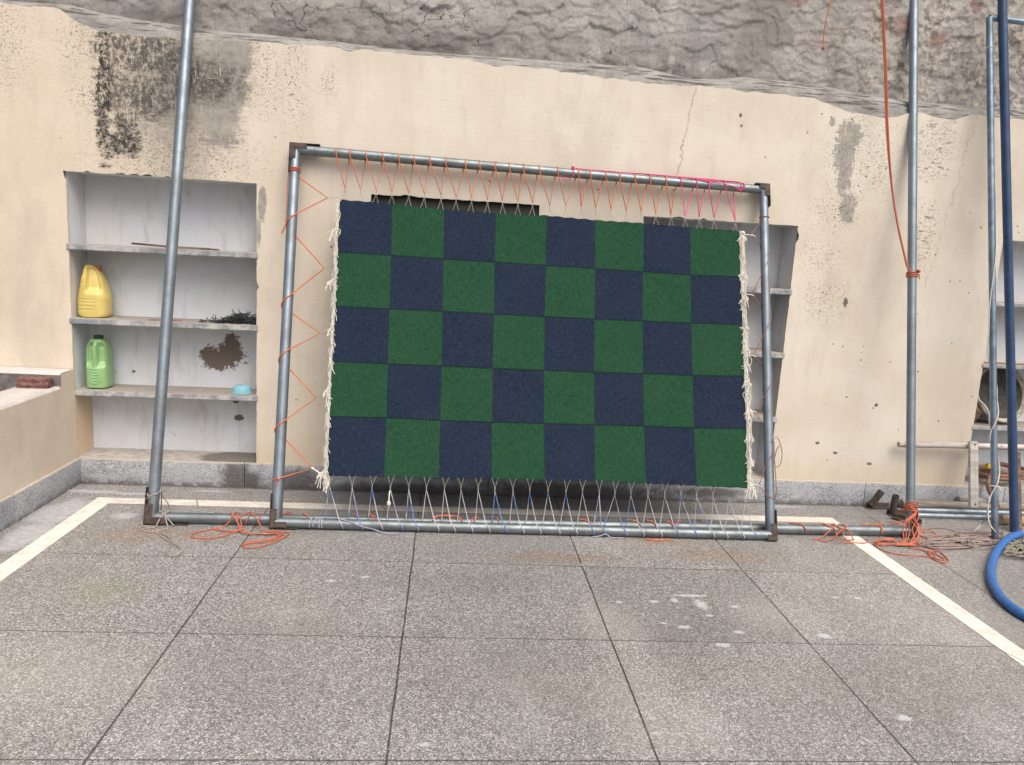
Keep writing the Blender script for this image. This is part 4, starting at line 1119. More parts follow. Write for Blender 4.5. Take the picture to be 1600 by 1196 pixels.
def knot(mb, c, s_=.008, r=.0024, n=3, seg=5):
    for q in range(n):
        a_ = RNG.normal(0, 1, 3); a_ /= np.linalg.norm(a_); b_ = np.cross(a_, [.3, .5, .8]); b_ /= np.linalg.norm(b_)
        mb.tube([np.array(c)+s_*(.6+.3*RNG.random())*(math.cos(w_)*a_+math.sin(w_)*b_) for w_ in np.linspace(0, 2*math.pi, 10)], r, seg)
mb.build('zigzag', MOR, t)
for u, v in ((526, 245), (765.5, 283), (935, 296), (1053, 297)): mb = MB(); knot(mb, on_frame(u, v, .004), .006, .0026); mb.build('knot', MORF, t)
t, mb, _ = lace_top(pkp, vbp, 'pink_rope', MPINK, .0030, 'bright pink cord wound along the right end of the top frame rail')
mb.build('zigzag', MPINK, t)
mb = MB()
def rp(u, a_deg, r=.0285, A_=tl, B_=tr):
    c = axis_at(A_, B_, u); a_ = math.radians(a_deg); return c+fn*math.cos(a_)*r+up*math.sin(a_)*r
mb.tube(smoothpath([rp(895, 60), rp(920, 88), rp(960, 84), rp(1000, 88, .03), rp(1040, 80), rp(1080, 75), rp(1120, 85), rp(1156, 88), rp(1160, 20), rp(1159, -30), rp(1150, -60)], 6), .0026, 6)
mb.tube(smoothpath([rp(940, 95), rp(980, 92, .031), rp(1010, 70, .03), rp(1040, 50, .03), rp(1080, 45, .03), rp(1110, 10, .03), rp(1140, -10, .03), rp(1154, -50, .03), rp(1158, -90, .03)], 6), .0026, 6)
mb.tube(smoothpath([rp(1005, 80), rp(1030, 92, .033), rp(1065, 60, .031), rp(1100, 60, .031), rp(1140, 60, .03), rp(1153, 45, .03), rp(1156, 0, .03), rp(1152, -60, .03)], 6), .0026, 6)
mb.tube(smoothpath([rp(1075, 85), rp(1090, 40, .03), rp(1110, 30, .03), rp(1135, 80, .031), rp(1158, 90), rp(1161, 170), rp(1158, 260), rp(1156, 300)], 6), .0026, 6)
mb.build('wound_tail', MPINK, t)
mb = MB()
mb.tube(smoothpath([rp(874, -50, .03), rp(880, -80, .04), rp(888, -85, .04), rp(894, -40, .032), rp(895, 20), rp(894, 70), rp(894, 120)], 6), .0024, 6)
knot(mb, rp(894, 40, .032), .009, .0026, 4)
mb.build('knot', MPINK, t)
# twine loops along both rug edges
def loops(vs, v_edge, sgn, half):
    for (u, v) in vs:
        p = on_frame(u, v, .002)
        # nearest point of the rug edge
        uu = np.linspace(0, 8, 400); E_ = np.array([rugpt(a_, v_edge) for a_ in uu[::1]])
        q = E_[np.argmin(abs(E_[:, 0]-p[0]))]
        j = RNG.normal(0, .002)
        a_ = q+ex*(-half+j)+up*(-.006*sgn)+FN*.003; b_ = q+ex*(half+j)+up*(-.006*sgn)+FN*.003
        mb = MB(); mb.tube(smoothpath([a_, a_*.45+p*.55+ex*.003, p, b_*.45+p*.55-ex*.003, b_], 4), .0012, 5, caps=False)
        mb.build('twine_loop', MTW, rugT, angle=180)
loops(vb[:22]+vbp, 0, 1, .015)
# bottom lacing
zb6 = lambda x, y: (500+x/5.333, 740+y/5.333); zb7 = lambda x, y: (800+x/5.333, 740+y/5.333); zb8 = lambda x, y: (1100+x/5.333, 740+y/5.333)
vB = [zb6(*p) for p in ((78, 105), (268, 118), (432, 122), (586, 130), (740, 130), (886, 133), (1036, 132), (1175, 138), (1318, 142), (1457, 148))]
vB += [zb7(*p) for p in ((8, 150), (147, 155), (300, 158), (448, 163), (587, 165), (727, 172), (856, 178), (990, 178), (1133, 180), (1272, 187), (1407, 190), (1538, 195))]
vB += [zb8(*p) for p in ((75, 200), (207, 203), (348, 197))]
rt_ = [zb6(x, 0)[0] for x in (195, 360, 525, 690, 822, 992, 1125, 1272, 1415, 1558)]+[zb7(x, 0)[0] for x in (98, 238, 395, 538, 680, 775, 950, 1092, 1240, 1385, 1535)]+[zb8(x, 0)[0] for x in (75, 185, 322, 432)]
lf_ = [zb6(x, 0)[0] for x in (35, 228, 398, 553, 713, 850, 1012, 1145, 1293, 1436, 1580)]+[zb7(x, 0)[0] for x in (118, 258, 405, 545, 685, 775, 958, 1095, 1238, 1392, 1528)]+[zb8(x, 0)[0] for x in (68, 185, 322)]
loops([vB[i] for i in range(len(vB)-2)], 5, -1, .016)
A_, B_ = bl+[0, -.004, 0], brr+[0, -.004, 0]
mlil = Mat('lilac_and_blue_twine', rough=.7)
nn1 = mlil.noise(160, 3); nn2 = mlil.noise(4.5, 3, .6, v=mlil.scale(1, 1, .8))
mlil.color(mlil.mix(mlil.step(nn2, .53, .58), mlil.mix(nn1, S(206, 204, 212, .85), S(172, 170, 180, .85)), mlil.mix(nn1, S(124, 156, 206, .8), S(88, 122, 180, .8))))
t = thing('lacing_twine', 'lilac and blue twine zigzagging between the lower rug edge and the bottom rail', 'twine', tuple(A_))
mb = MB(); pts = []
for i, v in enumerate(vB):
    c1 = axis_at(A_, B_, lf_[i]); pts += [c1-fn*.02+up*.017, c1-fn*.004+up*.026] if i == 0 else [c1-fn*.018+up*.02]
    pts.append(on_frame(*v, .002))
    c2 = axis_at(A_, B_, rt_[i]); c2b = axis_at(A_, B_, rt_[i]-7)
    pts += [c2b+fn*.012+up*.0245, c2b*.5+c2*.5+fn*.0262+up*.008, c2+fn*.025-up*.012, c2+fn*.014-up*.0235, c2-fn*.004-up*.0265, c2-fn*.024-up*.008]
mb.tube(pts, .0026, 6); mb.build('zigzag', mlil, t)
mb = MB()
def rb(u, a_deg, r=.028):
    c = axis_at(A_, B_, u); a_ = math.radians(a_deg); return c+fn*math.cos(a_)*r+up*math.sin(a_)*r
for du in (0, 3, -11): mb.tube(smoothpath([rb(501+du, 120), rb(501+du*1.2, 70), rb(500+du*1.3, 20), rb(500+du*1.4, -40)], 4), .0022, 6)
mb.tube(smoothpath([rb(490, -30), rb(493, 30), rb(500, 80), rb(515, 90), rb(530, 60, .03), rb(548, 25, .03), rb(565, -10, .031), rb(585, -40, .031), on_floor(605, 834, .006), on_floor(625, 833.5, .005)], 6), .0022, 6)
MLIL2 = mat_rope('lilac_twine', (206, 200, 214), (150, 150, 180)); mb.build('loose_end', MLIL2, t); mb = MB()
mb.tube(smoothpath([on_floor(925, 839, .004), on_floor(936, 838, .012), rb(945, -30, .03), on_floor(955, 840, .01), on_floor(975, 841, .005)], 5), .0022, 6)
mb.build('loose_end', MLIL2, t)
mb = MB(); p = on_frame(607.5, 787, .006); knot(mb, p, .011, .0035, 4)
mb.tube([on_frame(609, 767, .004), on_frame(608, 778, .006), p], .0034, 6); mb.tube([p, p+[.002, 0, -.02]], .003, 6); mb.build('knot', MCRM, t)

# side lacings
def side_lace(mat, name, label, Aq, Bq, segs, r, rr):
    t = thing(name, label, 'cord', tuple(Aq)); mb = MB()
    for s_ in segs: mb.tube(s_, r, 6)
    return t, mb
def post_at(Aq, Bq, v):
    lo, hi = 0., 1.
    for _ in range(40):
        mm = (lo+hi)/2; p = Aq+(Bq-Aq)*mm; d = p-CAM; vv = 598-FPX*(d@U_)/(d@F_)
        if vv > v: lo = mm
        else: hi = mm
    return Aq+(Bq-Aq)*mm
def pp(Aq, Bq, v, a_deg, r):      # a point on a post's skin at image row v; 0 deg = outer side, 90 front, 180 inner, 270 back (for the left post)
    c = post_at(Aq, Bq, v); a_ = math.radians(a_deg); return c-ex*math.cos(a_)*r+fn*math.sin(a_)*r
L_ = lambda v, a_, r=.0285: pp(bl, tl, v, a_, r)
R2 = lambda v, a_, r=.0255: pp(brr, tr, v, 180-a_, r)
VL = [(512, 309.5), (507, 419.5), (501, 521), (494.6, 621.7), (488.5, 732)]
top_in = [277, 370, 490, 577, 688]; fr_in = [337, 462, 548, 658]; fr_out = [350, 476, 562, 671]
t = thing('lacing_rope', 'thin orange cord zigzagging from the left upright to the fringed left rug edge', 'cord', tuple(bl))
mb = MB()
for i, v in enumerate(VL):
    pts = [L_(top_in[i]-6, 300), L_(top_in[i]-2, 240), L_(top_in[i], 185), on_frame(*v, .0)]
    if i < 4:
        pts += [L_(fr_in[i], 130), L_(fr_in[i]*.6+fr_out[i]*.4, 90), L_(fr_out[i]-2, 40), L_(fr_out[i]+4, 0), L_(fr_out[i]+10, -50)]
    else:
        pts += [L_(747, 120), L_(749, 90), L_(750, 30), L_(750, -20), L_(750, -80)]
    mb.tube(smoothpath(pts[:3], 3)[:-1]+[pts[3]]+(pts[4:] if 0 else smoothpath(pts[4:], 3)), .0033, 6)
mb.build('zigzag', MOR, t)
mb = MB()
for dv in (0, 2.2, 4.5): mb.tube([L_(264+dv+.8*math.sin(a_/60), a_) for a_ in range(-60, 250, 15)], .0024, 6)
mb.tube(smoothpath([L_(268, 10), L_(300, 0, .03), L_(340, -5, .031), L_(353, 0, .033), L_(362, -2, .045), L_(366, 8, .045), L_(360, 25, .035), L_(352, 30, .031), L_(345, 40, .03)], 6), .0024, 6)
mb.build('knot', MORF, t); mb = MB(); knot(mb, L_(749, 95, .033), .009, .003, 4); mb.tube([L_(749, 95, .033), L_(756, 100, .035), L_(761, 100, .036)], .002, 5)
mb.build('knot', MORF, t)
# pale twine from the left cord's points to the rug
for i, (u, v) in enumerate(VL[:4]):
    p = on_frame(u, v, 0); q = rugpt(0, [0, 1.3, 2.5, 3.65][i])
    mb = MB(); mb.tube([q+up*.01+FN*.004, (p+q)/2+up*.006, p, (p+q)/2-up*.004, q-up*.012+FN*.004], .0011, 5, caps=False); mb.build('twine_loop', MTW, rugT, angle=180)
p = on_frame(*VL[4], 0); q = rugpt(0, 5)-up*.02+FN*.006
mb = MB(); mb.tube(smoothpath([p, p*.6+q*.4+up*.004, p*.3+q*.7+up*.001, q], 4), .0035, 6); knot(mb, p, .007, .003, 3)
for k in range(14): mb.tube(smoothpath([p*.35+q*.65+RNG.normal(0, .004, 3), q+RNG.normal(0, .008, 3)+up*.01, q-up*(.02+.04*RNG.random())+RNG.normal(0, .007, 3)], 4), .0018, 5, caps=False)
mb.build('tassel', MCRM, rugT, angle=180)

VR = [(1176, 368), (1174.5, 461), (1177, 556), (1178, 643), (1186, 759)]
t = thing('lacing_rope', 'thin brown cord spiralling round the right upright and hooked to the right rug fringe', 'cord', tuple(brr))
mb = MB()
ups = [352, None, None, None, None]
mb.tube([R2(341-.5*abs(a_-90)/60, a_) for a_ in range(-40, 240, 15)], .0023, 6)
mb.tube(smoothpath([R2(341, 150), R2(347, 175, .028), R2(352, 185, .032)], 4)+[on_frame(1173.5, 366, 0)], .0023, 6); 
nxt = [(383, 400, 380), (478, 497, 480), (571, 592, 575), (662, 700, 665)]
for i in range(4):
    a0, b0, _ = nxt[i]
    vv = VR[i+1]
    pts = [on_frame(*VR[i], 0), R2(a0, 185), R2(a0+4, 230), R2(a0+8, 300)]
    mb.tube(pts, .0022, 6)
    pts = [R2(b0-14, -40), R2(b0-9, 0), R2(b0, 40), R2(b0+14, 90), R2(b0+26, 140), on_frame(*VR[i+1], 0)]
    mb.tube(pts, .0022, 6)
mb.tube([on_frame(*VR[4], 0), R2(771, 175), R2(774, 150)], .0026, 6)
mb.build('spiral', MBRN, t)
mb = MB()
q = lambda u, v, y=-.50: on_wall(u, v, y)
mb.tube(smoothpath([R2(700, 60), R2(692, 10, .028), q(1208, 688, -.5), q(1213, 683, -.5), q(1219, 693, -.5), q(1222, 710, -.5), q(1219, 726, -.5), q(1213, 730, -.5), q(1210, 722, -.51), q(1213, 705, -.52), q(1218, 696, -.52)], 6), .002, 6)
mb.build('loose_end', MBRN, t); mb = MB()
mb.tube(smoothpath([R2(695, 5, .029), q(1210, 715, -.52), q(1212, 745, -.54), q(1213, 768, -.55), R2(779, 10, .028), R2(779, 60), R2(777, 110), R2(776, 170), R2(777, 230)], 6), .0024, 6)
mb.build('loose_end', MBRN, t)
for i, (u, v) in enumerate(VR):
    p = on_frame(u, v, 0); e_ = rugpt(8, [.1, 1.38, 2.6, 3.68, 4.95][i])+ex*.01
    mb = MB(); mb.tube([e_, (p+e_)/2+up*.004, p], .0026, 6, caps=True); mb.tube([p, p+ex*.014-up*.006], .0024, 5)
    knot(mb, p, .004, .0022, 2); mb.build('twine_loop', MCRM, rugT, angle=180)
mb = MB(); p = rugpt(8, .05)+ex*.018; knot(mb, p, .012, .004, 6); mb.build('tassel', MCRM, rugT, angle=180)

# ================================================================== ROPES ON THE FLOOR
def rope(name, mat, label, cat, strands, r, n=7):
    mb = MB()
    for s_ in strands: mb.tube(smoothpath(s_, n), r, 6)
    return tag(mb.build(name, mat, angle=180), label, cat)
zf = .0045
def F(u, v, z=None): return on_floor(u, v, zf if z is None else z)
# over-the-rail helper for the outer bottom rail
def orr(u, a_deg, r=.030):
    c = axis_at(rb0, rb1, u); a_ = math.radians(a_deg); return c+np.array([0, -math.cos(a_), math.sin(a_)])*r
strands = [
 [orr(371, 180), orr(368, 120), orr(366, 80), orr(364, 40), F(352, 822), F(330, 827), F(308, 832), F(299, 837), F(306, 841), F(330, 841), F(352, 837), F(366, 832), F(377, 826, .02), orr(378, 20, .034), orr(372, 70), orr(370, 130)],
 [orr(362, 100), orr(364, 60, .034), orr(369, 30, .034), F(378, 826, .02), F(388, 832), F(404, 835), F(424, 834, .012), F(440, 832, .01), F(452, 832), F(446, 838, .008), F(430, 843), F(410, 847), F(390, 849), F(380, 853), F(384, 856), F(404, 855), F(424, 849), F(440, 842), F(451, 835)],
 [orr(391, 160), orr(388, 110), orr(382, 60), orr(374, 20, .034), F(376, 830, .012), F(390, 834, .01), F(410, 834, .01), F(428, 835), F(440, 836)],
 [orr(394, 120), orr(392, 80), orr(390, 40, .033), orr(388, 0, .033), orr(386, -30, .033)],
 [orr(388, 140), orr(392, 90, .036), orr(396, 60, .034), orr(404, 20, .034), F(412, 829, .02), F(420, 831, .01), F(438, 830)],
 [orr(403, 130), orr(405, 80), orr(408, 40), orr(411, 10)],
 [F(330, 826), F(345, 829), F(360, 830, .008), F(376, 828, .012)],
 [F(378, 852), F(386, 848, .007), F(405, 845, .007), F(425, 842, .009), F(444, 834, .008)],
 [F(434, 806), F(446, 802, .012), F(455, 801, .012), F(458, 805, .008), F(450, 808)],
 [F(428, 806, .01), F(440, 804, .015), F(450, 803)]]
rope('orange_rope', MORF, 'loops of orange rope over the floor pipe at the foot of the left frame upright', 'rope', strands, .0031)
# turns of orange rope showing on the rails under the rug
strands = []
for a_, b_ in ((471, 484), (550, 561), (575, 583), (577, 588)):
    strands.append([orr(a_, 150), orr(a_+3, 100), orr((a_+b_)/2+2, 75), orr(b_, 40), orr(b_+2, 10)])
strands.append([orr(u, 185+10*math.sin(u*.1), .031) for u in range(471, 1067, 12)])
strands += [[orr(677, 60), orr(681, 85, .034), orr(690, 95, .037), orr(702, 95, .037), orr(712, 90, .034), orr(720, 60), orr(722, 30)], [orr(676, 40), orr(682, 80, .033), orr(692, 92, .035), orr(703, 88, .034)], [orr(700, 60), orr(704, 90), orr(712, 92, .033), orr(718, 65), orr(721, 35)],
            [orr(736, 40), orr(739, 80), orr(744, 95), orr(746, 70)], [orr(740, 35), orr(742, 75), orr(745, 80)], [orr(771, 120), orr(775, 80), orr(779, 40)],
            [orr(904, 100), orr(910, 92), orr(917, 60), orr(921, 35)], [orr(907, 95), orr(914, 80), orr(919, 50)],
            [orr(982, 110), orr(988, 90), orr(995, 60), orr(999, 25)], [orr(985, 100), orr(993, 80), orr(998, 40)], [orr(1009, 110), orr(1014, 85), orr(1020, 55), orr(1023, 25)], [orr(1011, 105), orr(1017, 80), orr(1022, 40)],
            [orr(1040, 110), orr(1046, 60), orr(1050, 30), orr(1056, 60), orr(1062, 100), orr(1066, 120)], [orr(1043, 100), orr(1049, 45), orr(1054, 55), orr(1060, 90)],
            [F(1008, 842), F(1020, 843.5), F(1035, 844), F(1048, 842.5)], [F(1012, 844.5), F(1030, 845), F(1045, 844)]]
rope('orange_rope', MORF, 'short turns of orange rope wrapped along the floor pipe beneath the rug', 'rope', strands, .0031)
strands = [
 [orr(1235, 130), orr(1243, 100), orr(1250, 70), orr(1254, 30), orr(1256, -10)], [orr(1252, 120), orr(1246, 90), orr(1238, 100)],
 [orr(1286, 100), orr(1290, 60), orr(1300, 20, .033), F(1310, 845, .02), F(1330, 848), F(1350, 849), F(1357, 846), F(1353, 844)],
 [orr(1280, 110), orr(1290, 100), orr(1304, 100), orr(1300, 50), orr(1292, 10), F(1280, 843), F(1270, 842), F(1284, 844)],
 [orr(1300, 120), orr(1304, 70), orr(1308, 40), orr(1320, 20, .033), F(1332, 841, .015), F(1333, 844), F(1320, 843, .01), orr(1312, 10, .034)],
 [orr(1310, 120), orr(1316, 90), orr(1319, 50), orr(1312, 30), F(1300, 842, .01), F(1285, 846)],
 [orr(1346, 120), orr(1358, 100), orr(1368, 90), orr(1374, 50), orr(1373, 0, .031)], [orr(1378, 130), orr(1375, 90), orr(1373, 40), orr(1372, -10)], [orr(1368, 100), orr(1376, 95, .036), orr(1380, 110, .036), orr(1372, 80, .036)]]
rope('orange_rope', MORF, 'orange rope looped over the floor pipe just right of the rug frame', 'rope', strands, .0031)
# big hank on the right post
def PR(v, a_deg, r=.03): return pp(or0, ort, v, 180-a_deg, r)
strands = []
for k in range(5):
    du = RNG.normal(0, 3); a0 = 20+RNG.random()*120
    w1 = 1400+RNG.random()*10
    ju = RNG.normal(0, 3.5, 3); strands.append([PR(789+k*3.4, 200), PR(786+k*3, 150, .03), PR(784+k*3.6, 90, .034), PR(788+k*3, 30, .034), on_wall(1431+ju[0], 808+k, -.52), on_wall(1432+ju[1], 826, -.54), F(1430+ju[2], 846, .02), F(1420-k*2, 850, .012), F(1404-k*4, 850, .01), F(1382-k*3, 848+RNG.random()*5, .008), F(1374-k*1.5, 845, .01), F(1388, 841+k*.8, .02), F(1404, 846, .014), F(1424, 852+k*.4, .008)])
for k in range(3):
    strands.append([PR(792+k, 180), PR(789+k*2, 120, .034), PR(800+k*2, 80, .034), on_wall(1414+k*3, 815, -.57), on_wall(1411+k*5, 832, -.58), F(1412+k*2, 846, .014), F(1400+k*3, 852, .01), F(1420, 850+k, .012), F(1434, 853, .008)])
strands += [[F(1434, 852, .008), F(1452, 856), F(1468, 862), F(1480, 873), F(1482, 877), F(1474, 879), F(1460, 875), F(1452, 868), F(1455, 862), F(1464, 863), F(1458, 870, .008), F(1440, 869), F(1410, 867), F(1385, 862), F(1368, 853), F(1366, 847), F(1376, 843), F(1392, 845, .012), F(1404, 850, .012)],
            [F(1420, 856), F(1440, 859), F(1456, 864), F(1470, 870), F(1476, 875), F(1466, 874), F(1455, 869), F(1448, 863)],
            [F(1392, 815, .012), F(1400, 818, .012), F(1412, 824, .01), F(1408, 828), F(1396, 824), F(1398, 817, .01), F(1412, 814, .01)],
            [F(1442, 831), F(1458, 832), F(1464, 838), F(1458, 842), F(1444, 840), F(1436, 836)]]
rope('orange_rope', MORF, 'large messy hank of orange rope tied round the foot of the tall right pipe', 'rope', strands, .0028)
# rope that hangs from above, tied to the right post
rt = thing('hanging_rope', 'long orange rope hanging from above and knotted round the tall right pipe', 'rope', tuple(PR(430, 90)))
mb = MB()
PRH = lambda u, v, y: on_wall(u, v, y)
base = [(1376, -60, -.05), (1378, 0, -.06), (1383, 100, -.08), (1386, 200, -.10), (1393, 290, -.12), (1402, 350, -.15), (1412, 395, -.18), (1419, 420, -.2)]
for k in range(2):
    mb.tube(smoothpath([PRH(u+(k*2.5-1 if v < 260 else k*.7), v, y-.004*k) for u, v, y in base]+[PR(428+k*2, 20, .027)], 6), .0042, 6)
mb.build('strand', MORF, rt)
mb = MB()
for dv in (0, 3, 5.5): mb.tube([PR(427+dv+.6*math.sin(a_/50), a_, .0265) for a_ in range(-60, 270, 15)], .0036, 6)
knot(mb, PR(426, 60, .035), .010, .0034, 4); mb.tube([PR(430, 50, .035), PR(438, 45, .036)], .0034, 6)
mb.build('knot', MORF, rt)
# short orange string against the old wall
mb = MB(); mb.tube(smoothpath([on_wall(1303, -60, .04), on_wall(1298, 0, .035), on_wall(1290, 35, .03), on_wall(1287, 60, .025), on_wall(1286, 74, .02)], 5), .0028, 6)
knot(mb, on_wall(1286, 76, .02), .008, .0035, 4)
tag(mb.build('hanging_string', MORF), 'short orange string with a knotted end hanging in front of the old wall', 'string')
# pale twine at the left post foot
PLf = lambda v, a_, r=.030: pp(ol0, olt, v, a_, r)
strands = [[PLf(772, a_) for a_ in (-50, 0, 40)]+[PLf(776-abs(k_)*1.2, 60+k_*20) for k_ in range(5)]+[PLf(768, 180, .034), F(252, 800, .02), F(258, 806, .01), F(264, 803)],
           [PLf(776, 100), PLf(779, 40), PLf(783, -10)], [orr(262, 110), orr(258, 60), orr(254, 10), F(240, 825), F(222, 823), F(221, 828), F(232, 831), F(248, 830), F(262, 826)],
           [orr(263, 120), orr(261, 60), orr(262, 20), F(262, 824, .012), F(261, 831)], [orr(250, 120), orr(256, 60), orr(264, 20), F(272, 822)],
           [F(226, 826), F(244, 831), F(262, 838), F(272, 848), F(281, 857), F(274, 851), F(258, 842), F(244, 832), F(238, 828)],
           [F(270, 850), F(262, 860), F(264, 868), F(276, 868), F(284, 862)], [F(246, 768), F(252, 772), F(262, 786), F(266, 795)],
           [F(221, 806), F(221, 814, .02), F(222, 822)]]
MGT = mat_rope('dusty_twine', (192, 178, 172), (150, 136, 130))
rope('twine', MGT, 'pale dusty twine tied round the foot of the tall left pipe', 'twine', strands, .0028)
# grey rope tangle at the right and a paler one at the frame edge
def tangle(u0, v0, u1, v1, n, seed, A=(14, 42), B=(2, 6), zmax=.02):
    rg = np.random.default_rng(seed); out = []
    for i in range(n):
        uc = rg.uniform(u0, u1); vc = rg.uniform(v0, v1); a_ = rg.uniform(*A); b_ = rg.uniform(*B); ph = rg.uniform(0, 6.28); s_ = []
        turns = rg.uniform(.7, 2.1); m_ = int(9*turns)+4; du, dv = rg.normal(0, a_*.25), rg.normal(0, b_*.3); z0 = rg.random()*zmax
        for k in range(m_):
            t_ = ph+turns*2*math.pi*k/(m_-1)
            s_.append(F(min(uc+a_*math.cos(t_)+du*k/m_+rg.normal(0, .8), u1+a_*.6), vc+b_*math.sin(t_)+dv*k/m_+rg.normal(0, .35), zf+z0+.004*rg.random()))
        out.append(s_)
    return out
strands = tangle(1470, 833, 1540, 853, 15, 4, (20, 46), (2, 7), .012)+tangle(1515, 840, 1550, 853, 9, 9, (12, 30), (3, 6), .02)
strands += [[F(1440, 828), F(1460, 825), F(1480, 827), F(1500, 833), F(1520, 836)], [F(1442, 838), F(1470, 835), F(1490, 836), F(1510, 842)]]
rope('rope_tangle', mat_rope('mauve_grey_rope', (178, 160, 155), (136, 120, 114)), 'flat tangle of dusty mauve-grey rope on the floor between the right pipes', 'rope', strands, .0027)
strands = tangle(1576, 842, 1618, 866, 26, 21, (7, 16), (3, 7), .02)
rope('rope_tangle', mat_rope('pale_olive_rope', (168, 162, 146), (126, 121, 106)), 'pale olive rope heap behind the blue hose at the right picture edge', 'rope', strands, .0032)

# ================================================================== THE RIGHT-HAND SIDE
# thin grey pipe frame
tp = np.array([3.79, -.56, 0]); ttop = on_wall(1546, 28, -.005)
tf = thing('slim_pipe_frame', 'slim grey pipe frame with a top bar, beside the thick blue pipe', 'frame', tuple(tp))
mb = MB(); mb.pipe(tp, ttop, .0165, 20); mb.build('upright', MG3, tf)
tr2 = on_wall(1600, 35, ttop[1]); dd = tr2-ttop; far = ttop+dd/np.linalg.norm(dd)*1.3
mb = MB(); mb.pipe(ttop, far, .0150, 20); mb.build('top_bar', MG3, tf)
mb = MB(); mb.pipe(far, far+(tp-ttop), .0165, 20); mb.build('upright', MG3, tf)
bt = np.array([4.03, -.395, 0]); btop = on_wall(1566, 0, -.015)
mb = MB(); d_ = btop-bt; mb.pipe(bt, bt+d_*1.04, .0225, 24)
MBLUE = Mat('blue_painted_pipe', rough=.35, spec=.5)
n1 = MBLUE.noise(12, 5, .65); n2 = MBLUE.noise(60, 4, .7)
MBLUE.color(MBLUE.mix(MBLUE.step(n2, .66, .72, 0, .8), MBLUE.mix(MBLUE.step(n1, .35, .7), S(56, 84, 122, .75), S(44, 66, 100, .75)), S(150, 168, 186, .8)))
MBLUE.bump(n2, .1, .001)
tag(mb.build('blue_pipe', MBLUE), 'thick dark blue painted pipe leaning at the right picture edge', 'pipe')
# brown board behind the blue pipe
p0 = bt+np.array([.045, .03, 0]); t1 = d_/np.linalg.norm(d_)
mb = MB(); R = Matrix((ex, np.cross(t1, ex), t1)).transposed(); mb.box(p0+t1*.22, (.035, .02, .44), R, bev=.002)
tag(mb.build('wooden_strip', mat_wood('brown_strip', (150, 122, 104), (112, 90, 76)), smooth=False), 'short brown wooden strip standing behind the foot of the blue pipe', 'wood strip')
# white cable wound round the slim pipe
TPp = lambda v, a_, r=.0195: pp(tp, ttop, v, 180-a_, r)
cb = thing('white_cable', 'thin white cable winding down the slim grey pipe to the floor', 'cable', tuple(tp))
mb = MB()
pts = []
for v, a_ in ((290, 20), (350, 30), (400, 70), (440, 120), (480, 170), (520, 190), (560, 210), (600, -10), (625, 0), (645, 45), (662, 110), (675, 170), (690, 190)): pts.append(TPp(v, a_, .020 if v not in (645,) else .021))
mb.tube(smoothpath(pts, 6), .0032, 6)
mb.tube(smoothpath([TPp(715, 0, .021), TPp(725, -5, .03), TPp(738, 10, .026), TPp(752, 80, .022), TPp(762, 120, .024), on_wall(1548, 775, -.52), on_wall(1544, 790, -.53), on_wall(1541, 808, -.52), F(1534, 818, .05), F(1524, 829, .02), F(1516, 834)], 6), .0032, 6)
mb.tube(smoothpath([on_wall(1544, 790, -.53), on_wall(1544, 808, -.55), on_wall(1547, 820, -.57), on_wall(1554, 830, -.585), F(1560, 838, .01)], 6), .0032, 6)
mb.build('cable', mat_rope('white_cable_sheath', (224, 220, 212), (196, 190, 182)), cb)
mb = MB(); mb.tube([TPp(760+.5*math.sin(a_/40), a_, .0195) for a_ in range(-40, 250, 15)], .003, 6)
mb.tube([TPp(760, -10, .02), TPp(762, -5, .03), TPp(766, -5, .034)], .004, 6); mb.build('tie', MCRM, cb)
# small tied string near the top of the slim pipe
mb = MB(); mb.tube([TPp(76, a_, .0185) for a_ in range(-60, 240, 15)], .002, 5); mb.tube(smoothpath([TPp(78, 175, .02), on_wall(1537, 80, .02), on_wall(1533, 90, .02), on_wall(1530, 101, .02)], 4), .002, 5)
mb.tube([on_wall(1529.5, 100, .02), on_wall(1528, 106, .02), on_wall(1526, 110, .02)], [.004, .006, .002], 6)
tag(mb.build('white_string', MCRM), 'small white string tied near the top of the slim grey pipe', 'string')

# blue hose
hose = [(1596, 834, .045), (1590, 836, .04), (1578, 841, .03), (1567, 850, .022), (1557, 862, .02), (1551, 876, .02), (1548, 892, .02), (1550, 908, .02), (1556, 922, .02), (1566, 936, .02), (1578, 947, .02), (1592, 957, .02), (1612, 968, .02), (1650, 985, .02), (1720, 1000, .02), (1800, 1000, .02), (1900, 985, .02), (2050, 960, .02), (2300, 930, .02)]
mb = MB(); mb.tube(smoothpath([on_floor(*p) for p in hose], 8), .0195, 20)
tag(mb.build('blue_hose', mat_simple('blue_hose_rubber', (62, 118, 190), (54, 100, 166), .5, 30, .15, .001, spec=.45)), 'thick bright blue hose curving over the paving at the right edge', 'hose')

# pole propped horizontally against the wall and the drilled board
MPALE = mat_wood('peeled_pale_pole', (216, 208, 200), (172, 162, 152)); MGREY = mat_wood('weathered_log', (172, 164, 154), (128, 120, 110))
def pole(name, a, b, r, mat, label, cat, knots=5, wobr=.0012):
    a = np.array(a); b = np.array(b); n = 60; P = []; rr = []
    for i in range(n):
        t_ = i/(n-1); P.append(a+(b-a)*t_+np.array([0, .006*nj(t_*6, r*99, 1), .008*nj(t_*5+3, r*99, 1)])); rr.append(r*(1+.10*nj(t_*14, a[0], 1)))
    mb = MB(); mb.tube(P, rr, 16); return tag(mb.build(name, mat, angle=60), label, cat)
py = -.055
pole('wooden_pole', on_wall(1404, 694, py), on_wall(1404, 694, py)+[1.9, 0, .015], .018, MPALE, 'pale peeled wooden pole lying level against the wall behind the tall right pipe', 'pole')
a_ = on_wall(1521, 690, -.09); b_ = on_floor(1521, 795, 0); b_[1] = min(b_[1], -.09)
brd = thing('drilled_board', 'whitish upright board with a row of small holes, leaning across the level pole', 'board', tuple(b_))
